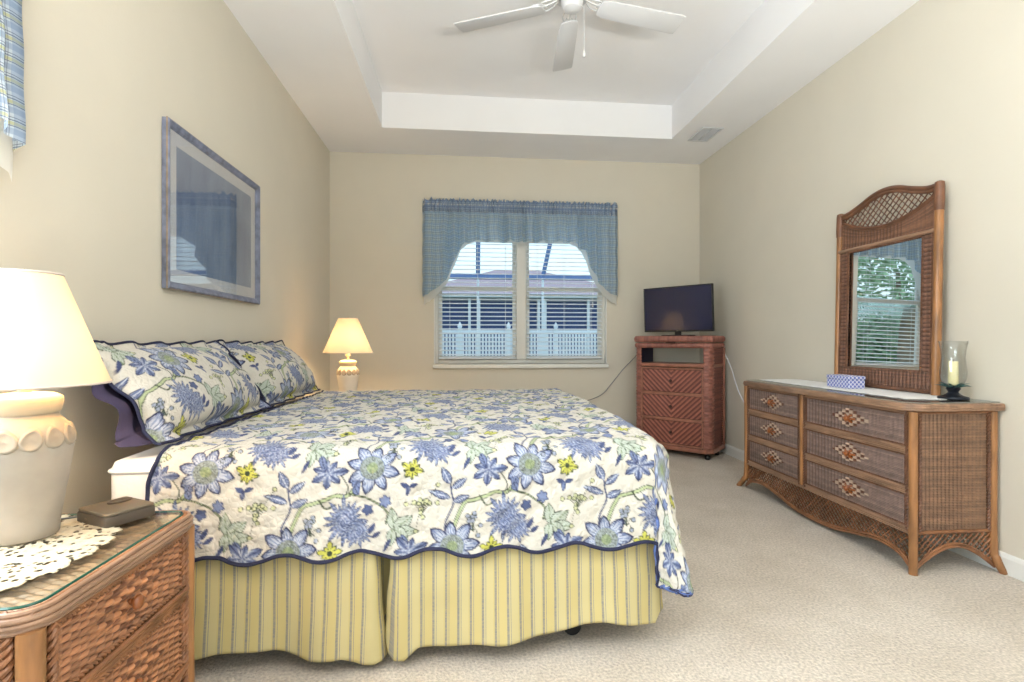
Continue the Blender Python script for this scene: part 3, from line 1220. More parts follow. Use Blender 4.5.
def quilt_point(cx, cy):
    """flat cloth coordinates -> draped position"""
    ix1, iy0, iy1 = QXF - QR, QYN + QR, QYF - QR
    ex = np.maximum(0, cx - ix1)
    en = np.maximum(0, iy0 - cy)
    ef = np.maximum(0, cy - iy1)
    ey = en + ef
    sg = np.where(en > 0, -1.0, 1.0)
    e_ = np.hypot(ex, ey)
    emax = .535
    k = np.where(e_ > emax, emax / np.maximum(e_, 1e-9), 1.0)
    ex, ey = ex * k, ey * k
    e_ = np.minimum(e_, emax)
    ang = np.arctan2(ey, ex)
    both = (ex > 1e-6) & (ey > 1e-6)
    turn = PI / 2 * (1 - (1 - np.clip(ang / (PI / 2), 0, 1)) ** 1.75)
    dirn = np.where(both, turn, ang)
    nx = np.where(e_ > 1e-9, np.cos(dirn), 0)
    ny = np.where(e_ > 1e-9, sg * np.sin(dirn), 0)
    arc = QR * PI / 2
    th = np.minimum(e_, arc) / QR
    corner = np.sin(np.clip(ang, 0, PI / 2) * 2) ** 2 * (ex > 0) * (ey > 0)
    flare = .055 + .20 * corner
    rest = np.maximum(0, e_ - arc)
    hor = QR * np.sin(th) + rest * flare + corner * .030 * np.sin(ang * 8 + .6) * np.clip(rest / .4, 0, 1)
    drop = QR * (1 - np.cos(th)) + rest * np.sqrt(1 - flare ** 2)
    # soft ripples on the hanging sides
    along = np.where(ey > ex, cx, cy)
    hor = hor + (1 - corner) * np.clip(rest / .3, 0, 1) * (.007 * np.sin(along * 11 + 1) + .005 * np.sin(along * 23))
    bx = np.minimum(cx, ix1)
    by = np.clip(cy, iy0, iy1)
    # the mattress crowns a little in the middle
    crown = .020 * np.clip(1 - ((by - 2.75) / 1.0) ** 2, 0, 1) * np.clip((bx - QX0 - .1) / .5, 0, 1)
    z = QZ + crown - drop
    return np.stack([bx + nx * hor, by + ny * hor, z], -1)


def quilt():
    step = 0.0043
    ns, nt = 520, 660
    s = np.linspace(0, 1, ns)[:, None] * np.ones((1, nt))
    t = np.ones((ns, 1)) * np.linspace(0, 1, nt)[None, :]
    scal = lambda a: .013 * np.cos(2 * PI * a / .242)
    oh = .395 - QR
    for _ in range(2):
        xx = QX0 + s * (QXF + .43 - QX0)
        dip = np.clip((xx - (QXF - QR) - .005) / .15, 0, 1)
        yn = QYN - oh - scal(xx - .02) - .27 * dip * dip * (3 - 2 * dip)
        yf = QYF + oh + scal(xx)
        cy = yn + t * (yf - yn)
        xe = QXF + .42 + scal(cy)
        cx = QX0 + s * (xe - QX0)
    # rounded head-end edge on the near drape
    low = np.clip((QYN - cy) / .3, 0, 1)
    cx = cx + (1 - s) ** 3 * (-.02 * np.sin(low * PI * 1.6))
    P = quilt_point(cx, cy)
    du = np.gradient(P, axis=0)
    dv = np.gradient(P, axis=1)
    N = np.cross(du, dv)
    N /= np.linalg.norm(N, axis=2, keepdims=True) + 1e-12
    if N[ns // 2, nt // 2, 2] < 0:
        N = -N
    rel_ = .0032 * snoise(cx, cy, 11, 16, 6, 22) + .0030 * snoise(cx, cy, 12, 10, 1, 4)
    P = P + N * rel_[..., None]
    col = tile_colour(cx, -cy, -.301, -1.69)
    P, col = P[:, ::-1], col[:, ::-1]
    root = thing('quilt', 'white quilt with large blue flowers and navy scalloped edge spread over the bed', 'quilt', (0, 0, 0))
    q = grid_obj('quilted_cover', P, [M_QUILT, M_QBACK, M_NAVY], root, None, col)
    so = q.modifiers.new('thick', 'SOLIDIFY')
    so.thickness = .006
    so.offset = -1.0
    so.material_offset = 1
    so.material_offset_rim = 2
    bd = MB()
    edge = np.concatenate([P[:, 0], P[-1, 1:], P[::-1, -1][1:]])
    edge2 = np.concatenate([edge, P[0, ::-1][1:-1]])
    bd.tube(resample(edge2, .008), .0068, 6)
    bd.build('navy_binding', M_NAVY, root)
    return root


quilt()

# pillows ----------------------------------------------------------------------


def build_pillow(label, yc, seed, rot_extra=0.0, shift=0.0):
    """local: x along the bed width, y up the pillow face, z out of the face"""
    root = thing('pillow', label, 'pillow', (0, 0, 0), 0, 'two floral pillow shams at the bed head')
    wx, wy = .95, .445
    n, m = 230, 130
    u = np.linspace(-1, 1, n)[:, None] * np.ones((1, m))
    v = np.ones((n, 1)) * np.linspace(-1, 1, m)[None, :]
    fl = .045                                         # flange
    iu, iv = wx / 2 - fl, wy / 2 - fl
    # edges of a stuffed sham curve inwards, leaving pointed corners
    X = u * wx / 2 * (1 - .030 * (1 - v ** 2))
    Y = v * wy / 2 * (1 - .060 * (1 - u ** 2))
    a = np.clip(1 - (X / iu) ** 2, 0, 1)
    b = np.clip(1 - (Y / iv) ** 2, 0, 1)
    puff = (a * b) ** .42
    g = snoise(X, Y, seed, 12, 3, 9)
    edgew = np.clip(1 - puff * 2.2, 0, 1)
    ripple = .009 * np.sin(X * 36 + seed) * edgew * (np.abs(v) > .6) + .010 * np.sin(Y * 34 + seed) * edgew * (np.abs(u) > .75)
    sag = (1 - .25 * v)                               # filling settles towards the bottom
    zf = .095 * puff * sag + .0045 * g * (.3 + puff) + ripple
    zb = -.075 * puff * sag + ripple - .004
    lean = math.atan2(.34, .215)
    # y_local -> up the lean, z_local -> outwards (+X, +Z), x_local -> world +Y
    up = np.array([-math.cos(lean), 0, math.sin(lean)])
    outv = np.array([math.sin(lean), 0, math.cos(lean)])
    side = np.array([0, 1.0, 0])
    base = np.array([-1.022 + shift, yc, .770])

    def place(Z):
        bend = -.030 * (v + 1) ** 2 * .25
        Q = base + side * X[..., None] + up * (Y + wy / 2 - .035)[..., None] + outv * (Z + bend)[..., None]
        Q[..., 2] = np.maximum(Q[..., 2], .757 + .012 * (1 - np.abs(u)) * 0)
        return Q
    F = place(zf)
    # the plain back is cut larger and droops out past the near end
    over = np.clip((-u - .80) / .20, 0, 1) ** 1.5
    X0, Y0 = X, Y
    X = X - over * (.020 + .5 * (1 - v) * .028 + .008 * np.sin(v * 9 + 1.2))
    zb = zb - over * (.5 * (1 - v) * .050 + .012 + .010 * np.sin(v * 9))
    B = place(zb)
    X, Y = X0, Y0
    col = tile_colour(X, -Y, -.20 + .11 * (seed % 3), -.09)
    grid_obj('sham_front', F, M_QUILT, root, None, col)
    grid_obj('sham_back', B[::-1], M_PURPLE, root)
    bd = MB()
    ring = np.concatenate([F[:, 0], F[-1, 1:], F[::-1, -1][1:], F[0, ::-1][1:-1]])
    bd.tube(resample(ring, .012), .0055, 6, True)
    bd.build('piped_edge', M_NAVY, root)
    return root


build_pillow('floral pillow sham next to the near lamp, its dark purple back showing', 2.265, 3)
build_pillow('floral pillow sham at the bed head next to the far lamp', 3.225, 5)

# ------------------------------------------------------------------ wicker helpers


def weave_panel(name, o, ux, vx, nrm, w, h, pitch, stake, amp, mat, parent, base, var=.25, diamond=None, chevron=False, dcol=(214, 190, 160), curve=None, boost=.55, stake_shadecol=None, rib=False, ddark=(98, 60, 44)):
    """woven sheet: weavers run along u over and under the stakes; relief is real geometry"""
    nu = max(4, int(round(w / stake * 4)) + 1)
    nv = max(4, int(round(h / pitch * 4)) + 1)
    u = np.linspace(0, w, nu)[:, None] * np.ones((1, nv))
    v = np.ones((nu, 1)) * np.linspace(0, h, nv)[None, :]
    if chevron:
        uc = np.abs(u - w / 2)
        a = (uc * .72 + v * .69)
        b = (-uc * .69 + v * .72)
        uu, vv = a, b + 10
    else:
        uu, vv = u, v
    j = np.floor(vv / pitch + 1e-6).astype(int)
    fv = vv / pitch - j
    prof = np.sqrt(np.clip(1 - (2 * fv - 1) ** 2, 0, 1))
    wave = np.where(j % 2 == 0, 1, -1) * np.cos(PI * uu / stake)
    hgt = amp * prof * (.55 + boost * wave)
    if rib:
        fu = uu / stake - np.floor(uu / stake + 1e-6)
        col_ = np.sqrt(np.clip(1 - (2 * fu - 1) ** 2, 0, 1))
        hgt = amp * (.38 * prof + .85 * col_)
        wave = 2 * col_ - 1.2  # rib mode: shade between ribs is painted into the valleys
    g = np.random.default_rng(sum(map(ord, name)) + int(w * 1000))
    rv = g.uniform(1 - var, 1 + var, 4000)
    cell = np.floor(uu / stake + .5).astype(int)
    rr = rv[(j * 7) % 4000] * (1 + .5 * (rv[(j * 131 + cell * 17) % 4000] - 1))
    if chevron:
        hgt = amp * prof * (.8 + .2 * np.cos(2 * PI * uu / stake))
        wave = np.where(j % 2 == 0, 1.0, -1.0)
    c = lin(base) * rr[..., None]
    if stake_shadecol is not None:
        m = (wave < -.25) * 1.0
        c = c * (1 - m[..., None]) + lin(stake_shadecol) * rr[..., None] * m[..., None]
    if diamond is not None:
        (du, dv, cu, cv) = diamond
        inside = np.abs((cell * stake - cu) / du) + np.abs(((j + .5) * pitch - cv) / dv)
        blk = (np.floor(vv / (pitch * 2)).astype(int) + cell) % 2 == 0
        m = (inside < 1) & blk
        c[m] = lin(dcol) * rr[m][:, None]
        m = (inside < 1) & ~blk
        c[m] = lin(ddark) * rr[m][:, None]
        hgt = hgt + (inside < 1) * blk * amp * .5
    o, ux, vx, nrm = (np.array(k, dtype=float) for k in (o, ux, vx, nrm))
    P = o + ux * u[..., None] + vx * v[..., None] + nrm * hgt[..., None]
    if curve is not None:
        P = curve(P, u, v)
    ob = grid_obj(name, P, mat, parent, None, np.clip(c, 0, 1))
    so = ob.modifiers.new('thick', 'SOLIDIFY')
    so.thickness = .004
    so.offset = 0
    return ob


def lattice(mb, o, ux, vx, nrm, w, lo, hi, sp, wd, th, slope=1.0):
    """crossing diagonal canes clipped between lo(u) and hi(u)"""
    o, ux, vx, nrm = (np.array(k, dtype=float) for k in (o, ux, vx, nrm))
    for sgn in (1, -1):
        span = w + 1.2
        k = -span
        while k < span:
            ts = np.arange(0, w, .006)
            us = ts
            vs = sgn * slope * (ts - (k if sgn > 0 else w - k))
            ok = [(lo(a) < b < hi(a)) for a, b in zip(us, vs)]
            run = []
            for q in range(len(us) + 1):
                if q < len(us) and ok[q]:
                    run.append(q)
                else:
                    if len(run) >= 2:
                        pts = [o + ux * us[z] + vx * vs[z] + nrm * (sgn * th * .6 + .0012 * math.sin(us[z] / sp * 6)) for z in run]
                        mb.tube(pts, wd, 6, squash=.45)
                    run = []
            k += sp
    return mb


def turned_knob(c, nrm, r, mat, parent):
    mb = MB().lathe([(0, 0), (r * .55, 0), (r * .45, r * .35), (r * .6, r * .6), (r, r * .95), (r * 1.02, r * 1.2), (r * .8, r * 1.55), (r * .35, r * 1.7), (0, r * 1.72)], 20)
    q = Vector((0, 0, 1)).rotation_difference(Vector(nrm)).to_matrix()
    mb.xform(np.array(q), c)
    return mb.build('knob', mat, parent)


# ------------------------------------------------------------------ near nightstand (and its twin)
NW, ND, NH = .585, .575, .612


def build_nightstand(label):
    root = thing('nightstand', label, 'nightstand', (0, 0, 0), 0, 'wicker nightstands flanking the bed')
    hw, hd = NW / 2 - .012, ND / 2 - .012
    ch = .035
    # inner carcass
    MB().box((0, .01, .31), (NW - .10, ND - .10, .50), .004).build('carcass', M_INNER, root)
    # corner poles
    for (x, y) in ((-hw + .02, -hd + .02), (hw - .02, -hd + .02), (-hw + .02, hd - .02), (hw - .02, hd - .02)):
        MB().lathe([(.021, 0), (.0225, .01), (.0215, .1), (.0205, .3), (.0215, .5), (.0215, .572)], 18, (x, y, 0)).build('post', M_RATTAN, root)
        # twisted cane either side of the pole
        sg, sf = (1 if x < 0 else -1), (1 if y < 0 else -1)
        rp = MB()
        rp2 = MB()
        rp.rope([(x + sg * .030, y + (-.012 if y < 0 else .012), .02), (x + sg * .030, y + (-.012 if y < 0 else .012), .565)], .0055, .0052, .034, 2, 6)
        rp2.rope([(x + (-.012 if x < 0 else .012), y + sf * .030, .02), (x + (-.012 if x < 0 else .012), y + sf * .030, .565)], .0055, .0052, .034, 2, 6)
        rp.build('twisted_cane', M_STRAND, root)
        rp2.build('twisted_cane', M_STRAND, root)
    # woven sides
    zb0, zb1 = .10, .568
    for sx_ in (-1, 1):
        weave_panel('side_panel', (sx_ * (hw - .016), sx_ * -(hd - .055), zb0), (0, sx_, 0), (0, 0, 1), (sx_, 0, 0), 2 * (hd - .055), zb1 - zb0, .0085, .024, .0052, M_WEAVE, root, (158, 104, 66), stake_shadecol=(120, 76, 48))
    weave_panel('back_panel', ((hw - .055), hd - .016, zb0), (-1, 0, 0), (0, 0, 1), (0, 1, 0), 2 * (hw - .055), zb1 - zb0, .0085, .03, .004, M_WEAVE, root, (140, 92, 60))
    # drawers
    fx0, fx1 = -hw + .060, hw - .060
    for (z0, z1) in ((.418, .556), (.205, .372)):
        d = weave_panel('drawer', (fx0 + .006, -hd + .016, z0 + .006), (1, 0, 0), (0, 0, 1), (0, -1, 0), fx1 - fx0 - .012, z1 - z0 - .012, .0078, .024, .0078, M_WEAVE, root, (166, 114, 80), diamond=(.15, .062, (fx1 - fx0) / 2, (z1 - z0) / 2), dcol=(176, 120, 82), stake_shadecol=(116, 74, 50), ddark=(122, 78, 54))
        fm = MB()
        y = -hd + .010
        loop = [(fx0, y, z0), (fx1, y, z0), (fx1, y, z1), (fx0, y, z1), (fx0, y, z0)]
        fm.rope(loop, .0042, .0042, .026, 2, 6)
        fm.build('drawer_edge', M_STRAND, d)
        turned_knob((0, -hd + .010, (z0 + z1) / 2), (0, -1, 0), .017, M_KNOB, d)
    # rails of bundled cane
    for zc, hh in ((.395, .036), (.185, .030), (.566, .02)):
        r_ = MB()
        k = max(2, int(hh / .0095))
        for i in range(k):
            zz = zc - hh / 2 + hh * (i + .5) / k
            yy = -hd + .006 + .004 * math.cos(i * 1.7)
            r_.tube([(fx0 - .012, yy, zz), (0, yy - .001, zz), (fx1 + .012, yy, zz)], hh / k * .62, 7)
        r_.build('rail', M_STRAND, root)
    # lattice apron
    ap = MB()
    lattice(ap, (fx0, -hd + .012, 0), (1, 0, 0), (0, 0, 1), (0, -1, 0), fx1 - fx0, lambda a: .035 + .10 * math.sin(PI * a / (fx1 - fx0)), lambda a: .175, .034, .0046, .003)
    ap.tube([(fx0 + a, -hd + .010, .035 + .10 * math.sin(PI * a / (fx1 - fx0))) for a in np.linspace(0, fx1 - fx0, 24)], .007, 7)
    ap.build('lattice_apron', M_STRAND, root)
    # top: woven deck with a rounded band of cane round the edge
    rad = .045
    top = thing_part('top', root)
    rr = rounded_rect(-NW / 2 + .02, -ND / 2 + .02, NW / 2 - .02, ND / 2 - .02, rad, 8)
    MB().prism(rr, .570, .598, .004).build('deck', M_INNER, top)
    weave_panel('woven_deck', (-NW / 2 + .022, -ND / 2 + .022, .5985), (0, 1, 0), (1, 0, 0), (0, 0, 1), ND - .044, NW - .044, .0105, .024, .0050, M_WEAVE, top, (176, 134, 104), var=.3, stake_shadecol=(96, 62, 42))
    eb = MB()
    for i, (off, zz, r0) in enumerate(((.006, .5745, .0064), (.011, .5855, .0064), (.012, .597, .0062), (.007, .6065, .0058))):
        ring = rounded_rect(-NW / 2 + .02 - off, -ND / 2 + .02 - off, NW / 2 - .02 + off, ND / 2 - .02 + off, rad + off, 10)
        eb.tube([(x, y, zz) for x, y in ring], r0, 8, True)
    eb.build('edge_band', M_RATTAN_H, top)
    er = MB()
    ring = rounded_rect(-NW / 2 + .020, -ND / 2 + .020, NW / 2 - .020, ND / 2 - .020, rad, 10)
    er.rope([(x, y, .606) for x, y in ring + ring[:1]], .0035, .0038, .022, 2, 6)
    er.build('edge_braid', M_STRAND, top)
    return root


def thing_part(name, parent):
    o = bpy.data.objects.new(name, None)
    COL.objects.link(o)
    o.parent = parent
    return o


M_TOPGLASS = archglass('table_glass', (0.93, 0.97, 0.95))
M_EDGEPALE = plain('pale_glass_edge', (150, 150, 142), 0.2, 0.05, 20)
M_GLASSEDGE = plain('green_glass_edge', (40, 92, 78), 0.15, 0.05, 20)
NSX, NSY = -1.335 + ND / 2 + .004, 1.268
ns = build_nightstand('wicker nightstand at the near side of the bed, under the large lamp')
ns.location = (NSX, NSY, 0)
ns.rotation_euler = (0, 0, R(90))


def glass_sheet(name, label, poly, z, th, loc, rz, edge):
    root = thing(name, label, 'glass top', loc, rz)
    MB().prism(poly, z, z + th, .0).build('glass_plate', M_TOPGLASS, root, smooth=False)
    ed = MB()
    ed.tube([(x, y, z + th / 2) for x, y in poly], th * .55, 6, True)
    ed.build('polished_edge', edge, root)
    return root


GZ = .6105
glass_sheet('glass_top', 'clear glass sheet with green edge lying on the near nightstand', rounded_rect(-NW / 2 + .028, -ND / 2 + .028, NW / 2 - .028, ND / 2 - .028, .04, 8), GZ, .005, (NSX, NSY, 0), R(90), M_GLASSEDGE)
NTOP = GZ + .0052

# doily
dz = NTOP + .0014


def doily():
    nr, na = 26, 360
    a = np.linspace(0, 2 * PI, na)
    rr = np.linspace(0, 1, nr)
    edge = 1 + .07 * np.abs(np.sin(a * 11)) + .012 * np.cos(a * 56)
    Pm = np.zeros((nr, na, 3))
    for i, r_ in enumerate(rr):
        Pm[i, :, 0] = r_ * .265 * edge * np.cos(a)
        Pm[i, :, 1] = r_ * .215 * edge * np.sin(a)
        Pm[i, :, 2] = .0008 * np.sin(a * 14) * r_
    o = grid_obj('lace_doily', Pm, M_LACE)
    so = o.modifiers.new('thick', 'SOLIDIFY')
    so.thickness = .0016
    o.location = (-1.065, 1.235, dz)
    o.rotation_euler = (0, 0, R(90))
    return tag(o, 'cream lace doily under the large lamp on the near nightstand', 'doily')


doily()

# ------------------------------------------------------------------ lamps
M_CERAMIC = plain('whitewashed_ceramic', (170, 160, 148), 0.55, 0.2, 6, 0.25, 40, bdist=0.003)
M_CERAMIC_L = plain('cream_ceramic', (186, 176, 156), 0.5, 0.05, 8, 0.15, 60, bdist=0.003)
M_CERAMIC_F = plain('lit_ceramic', (226, 220, 208), 0.5, 0.06, 8, 0.15, 60, bdist=0.003)  # far lamp body: the same ceramic, lightened as if lit
M_LEAFREL = plain('leaf_relief', (164, 153, 138), 0.55, 0.12, 18, 0.3, 60, bdist=0.003)


def build_lamp(label, loc, s, rb, rt, shade_h, zshade, power, body_mat=None):
    root = thing('table_lamp', label, 'lamp', loc, 0, 'pair of bedside lamps')
    k = s
    body = [(0, 0), (.058, 0), (.062, .004), (.0645, .03), (.071, .08), (.079, .13), (.0865, .18), (.090, .212), (.0885, .222), (.0895, .226), (.0885, .236), (.082, .256), (.070, .272), (.062, .280), (.060, .288)]
    MB().lathe([(r_ * k, z * k) for r_, z in body], 56).build('body', body_mat or M_CERAMIC, root, angle=60)
    MB().lathe([(0, .287 * k), (.060 * k, .287 * k), (.066 * k, .292 * k), (.070 * k, .318 * k), (.069 * k, .325 * k), (.055 * k, .333 * k), (.022 * k, .338 * k), (0, .338 * k)], 48).build('neck_cap', M_CERAMIC_L, root, angle=60)
    # leaf relief round the shoulder
    lf = MB()
    cnt = 13
    for i in range(cnt):
        a = 2 * PI * i / cnt + .2
        tilt = .35 * math.sin(i * 2.1)
        V, F = [], []
        nn = 14
        for ring, (sc, ht) in enumerate(((1.0, 0), (.9, .004), (.72, .0045), (.6, .002), (.0, .003))):
            for q in range(nn):
                b = 2 * PI * q / nn
                lx = sc * .021 * math.cos(b) * (1 - .25 * math.sin(b))
                lz = sc * .027 * math.sin(b)
                lx, lz = lx * math.cos(tilt) - lz * math.sin(tilt), lx * math.sin(tilt) + lz * math.cos(tilt)
                z = .236 + lz
                rad = np.interp(z, [p[1] for p in body[1:]], [p[0] for p in body[1:]]) + ht
                aa = a + lx / .088
                V.append((rad * math.cos(aa) * k, rad * math.sin(aa) * k, z * k))
        F = gridF(5, nn, True).tolist()
        lf.add(V, F)
    lf.build('leaf_relief', M_LEAFREL, root, angle=60)
    # socket, harp, shade
    zc = .338 * k
    st = MB().lathe([(.013, zc - .002), (.013, zc + .012), (.009, zc + .014), (.009, zc + .03), (.019, zc + .032), (.019, zc + .075), (.015, zc + .08), (0, zc + .08)], 20)
    st.build('socket', M_CERAMIC_L, root)
    ztop = zshade + shade_h
    hp = MB()
    pts = spline([(.0, .02, zc + .03), (0, .055, zc + .06), (0, .062, (zc + ztop) / 2 + .02), (0, .035, ztop - .03), (0, 0, ztop - .012), (0, -.035, ztop - .03), (0, -.062, (zc + ztop) / 2 + .02), (0, -.055, zc + .06), (0, -.02, zc + .03)], 8)
    hp.tube(pts, .0022, 6)
    for i in range(3):
        a = i * 2 * PI / 3
        hp.tube([(0, 0, ztop - .012), (rt * math.cos(a), rt * math.sin(a), ztop - .004)], .0018, 5)
    hp.lathe([(0, ztop - .012), (.006, ztop - .01), (.008, ztop), (.004, ztop + .008), (0, ztop + .012)], 12)
    hp.build('harp', M_BRASS, root)
    sh = MB()
    sh.lathe([(rb, zshade), (rb + (rt - rb) * .25, zshade + shade_h * .25), (rb + (rt - rb) * .5, zshade + shade_h * .5), (rb + (rt - rb) * .75, zshade + shade_h * .75), (rt, ztop)], 64)
    sh.F = [f for f in sh.F if len(f) == 4]
    sh.M = [0] * len(sh.F)
    so = sh.build('lamp_shade', M_SHADE, root, angle=180)
    tr = MB()
    for rad, z in ((rb, zshade), (rt, ztop)):
        tr = MB()
        tr.tube([(rad * math.cos(a), rad * math.sin(a), z) for a in np.linspace(0, 2 * PI, 64, endpoint=False)], .0032, 6, True)
        tr.build('shade_trim', M_SHADETRIM, so)
    ld = bpy.data.lights.new('bulb_light', 'POINT')
    ld.energy = power
    ld.color = (1.0, .74, .42)
    ld.shadow_soft_size = .032
    lo = bpy.data.objects.new('bulb_light', ld)
    COL.objects.link(lo)
    lo.parent = root
    lo.location = (0, 0, zshade + shade_h * .28)
    return root


M_SHADETRIM = plain('shade_trim', (214, 200, 190), 0.8, 0.03, 10)
LAMPZ = dz + .003
build_lamp('large pale ceramic lamp with leaf relief, cut off by the left edge of the photo', (-1.072, 1.352, LAMPZ), 1.05, .168, .072, .272, .374, 6.5)

# clock radio
ck = thing('clock_radio', 'small flat grey-brown electronic box on the near nightstand beside the lamp', 'clock radio', (-.940, 1.478, NTOP + .001), R(60))
M_TAUPE = plain('taupe_plastic', (112, 100, 84), 0.4, 0.06, 12)
M_TAUPE_D = plain('dark_taupe_plastic', (84, 74, 64), 0.4, 0.06, 12)
cb = MB()
pl_ = rounded_rect(-.062, -.070, .062, .070, .010, 5)
cb.prism(pl_, 0, .028, .004)
cb.build('body', M_TAUPE_D, ck)
MB().prism(rounded_rect(-.060, -.068, .060, .068, .010, 5), .0285, .036, .003).build('lid', M_TAUPE, ck)
MB().lathe([(.030, .0362), (.031, .039), (.026, .0405), (.020, .039), (.016, .0375), (0, .0375)], 28, (.022, .028, 0), .6).build('dial', M_TAUPE_D, ck)
MB().box((-.060, .02, .014), (.006, .014, .008), .002).build('button', M_TAUPE, ck)
wire = MB().tube(spline([(-1.035, 1.49, NTOP + .006), (-1.10, 1.47, NTOP + .005), (-1.2, 1.50, NTOP + .004), (-1.29, 1.50, NTOP + .004)], 8), .0025, 6)
tag(wire.build('cable', M_STEEL), 'thin grey cable trailing from the box across the near nightstand', 'cable')

# far nightstand and lamp
n2 = copy_tree(ns)
n2['label'] = 'wicker nightstand beyond the bed, almost hidden, under the small far lamp'
n2.location = (NSX, 4.30, 0)
glass_sheet('glass_top', 'clear glass sheet lying on the nightstand beyond the bed', rounded_rect(-NW / 2 + .028, -ND / 2 + .028, NW / 2 - .028, ND / 2 - .028, .04, 8), GZ, .005, (NSX, 4.30, 0), R(90), M_GLASSEDGE)
build_lamp('small glowing white lamp beyond the bed in the far corner', (-.945, 4.29, NTOP + .0012), .97, .198, .076, .285, .385, 10.0, M_CERAMIC_F)

# ------------------------------------------------------------------ dresser
DL, DD, DH = 1.465, .475, .800


def build_dresser():
    root = thing('dresser', 'long brown wicker dresser with six drawers against the right wall', 'dresser', (2.556 - DD / 2, 2.893, 0), R(-90))
    hl, hd = DL / 2, DD / 2
    fy = -hd + .030                                   # front plane
    lx = hl - .030
    MB().box((0, .02, .48), (DL - .12, DD - .10, .54), .004).build('carcass', M_INNER, root)
    # corner posts; the outer ones sweep out at the foot
    def post(pts, r, nm='post'):
        MB().tube(spline(pts, 8), r, 12).build(nm, M_RATTAN, root)
    post([(lx, fy, 0.0), (lx, fy, .2), (lx, fy, .5), (lx, fy, .765)], .019)
    post([(-lx - .075, fy - .020, 0.0), (-lx - .025, fy - .010, .06), (-lx, fy, .16), (-lx, fy, .765)], .019)
    by = hd - .026
    post([(lx + .036, by + .018, 0.0), (lx + .014, by, .06), (lx, by - .004, .16), (lx, by - .004, .765)], .018)
    post([(-lx - .020, by + .018, 0.0), (-lx - .012, by, .06), (-lx, by - .004, .16), (-lx, by - .004, .765)], .018)
    px = -lx + .625
    post([(px, fy, .205), (px, fy, .5), (px, fy, .765)], .017, 'divider_post')
    # twisted canes along the posts
    for x in (-lx + .028, px - .026, px + .026, lx - .028):
        MB().rope([(x, fy - .004, .20), (x, fy - .004, .765)], .0048, .005, .034, 2, 5).build('twisted_cane', M_STRAND_D, root)
    for y in (fy + .028, by - .032):
        for sx_ in (-1, 1):
            MB().rope([(sx_ * (lx + .004), y, .20), (sx_ * (lx + .004), y, .765)], .0048, .005, .034, 2, 5).build('twisted_cane', M_STRAND_D, root)
    # woven ends
    for sx_ in (-1, 1):
        y0, y1 = fy + .040, by - .044
        weave_panel('side_panel', (sx_ * (lx - .004), y0 if sx_ > 0 else y1, .205), (0, sx_, 0), (0, 0, 1), (sx_, 0, 0), y1 - y0, .558, .0078, .0205, .0072, M_WEAVE, root, (132, 100, 78), stake_shadecol=(92, 64, 48), rib=True)
        sr = MB()
        for zz in (.196, .762):
            MB().tube([(sx_ * lx, fy, zz), (sx_ * lx, by, zz)], .0095, 8).build('side_rail', M_STRAND, root)
        lo = lambda a: .022 + .105 * math.sin(PI * min(1, max(0, a / (by - fy))))
        lattice(sr, (sx_ * lx, fy, 0), (0, 1, 0), (0, 0, 1), (sx_, 0, 0), by - fy, lo, lambda a: .188, .030, .0050, .003)
        arch = [(sx_ * (lx + .004), fy + a, lo(a)) for a in np.linspace(0, by - fy, 28)]
        sr.tube(arch, .0075, 8)
        sr.tube([(p[0], p[1], p[2] + .013) for p in arch], .0058, 8)
        sr.build('side_lattice', M_STRAND, root)
    # drawers
    rows = ((.602, .752), (.412, .556), (.222, .366))
    cols = ((-lx + .040, px - .038, 9), (px + .038, lx - .040, 12))
    for (z0, z1) in rows:
        for (x0, x1, kk) in cols:
            d = weave_panel('drawer', (x0 + .005, fy + .006, z0 + .005), (1, 0, 0), (0, 0, 1), (0, -1, 0), x1 - x0 - .010, z1 - z0 - .010, .0082, .026, .0085, M_WEAVE, root, (130, 108, 100), diamond=(.13, .055, (x1 - x0) / 2, (z1 - z0) / 2), dcol=(190, 166, 146), stake_shadecol=(90, 68, 60), rib=True)
            ed = MB()
            ed.rope([(x0, fy, z0), (x1, fy, z0), (x1, fy, z1), (x0, fy, z1), (x0, fy, z0)], .0034, .0036, .026, 2, 5)
            ed.build('drawer_edge', M_STRAND_D, d)
            kn = MB()
            cx_, cz_ = (x0 + x1) / 2, (z0 + z1) / 2
            for a in range(6):
                b = a * PI / 3
                kn.tube([(cx_ + .006 * math.cos(b), fy - .008, cz_ + .006 * math.sin(b)), (cx_ + .03 * math.cos(b), fy - .016, cz_ + .018 * math.sin(b)), (cx_ + .046 * math.cos(b), fy - .006, cz_ + .024 * math.sin(b))], .006, 6)
            kn.build('woven_rosette', M_KNOB, d)
            turned_knob((cx_, fy - .010, cz_), (0, -1, 0), .014, M_KNOB, d)
    # rails between the drawers
    for zc, hh in ((.579, .036), (.389, .036), (.200, .034), (.764, .020)):
        r_ = MB()
        for i in range(4):
            zz = zc - hh / 2 + hh * (i + .5) / 4
            r_.tube([(-lx, fy - .002 - .002 * math.cos(i * 2), zz), (lx, fy - .002 - .002 * math.cos(i * 2), zz)], hh / 4 * .60, 7)
        r_.build('rail', M_RATTAN_H, root)
    # lattice apron: arched at both ends and dropping to the floor in the middle
    wv = 2 * lx
    ax = [0, .08, .21, .37, .55, .72, .88, 1.05, 1.20, 1.33, wv]
    az = [.022, .070, .088, .066, .030, .022, .030, .062, .088, .074, .022]
    cs = spline([(a, b, 0) for a, b in zip(ax, az)], 10)
    lo = lambda a: float(np.interp(a, cs[:, 0], cs[:, 1]))
    ap = MB()
    lattice(ap, (-lx, fy + .002, 0), (1, 0, 0), (0, 0, 1), (0, -1, 0), wv, lo, lambda a: .186, .031, .0050, .003)
    for off, rr_ in ((0, .0078), (.014, .006)):
        ap.tube([(-lx + a, fy - .004, b + off) for a, b, _ in cs], rr_, 8)
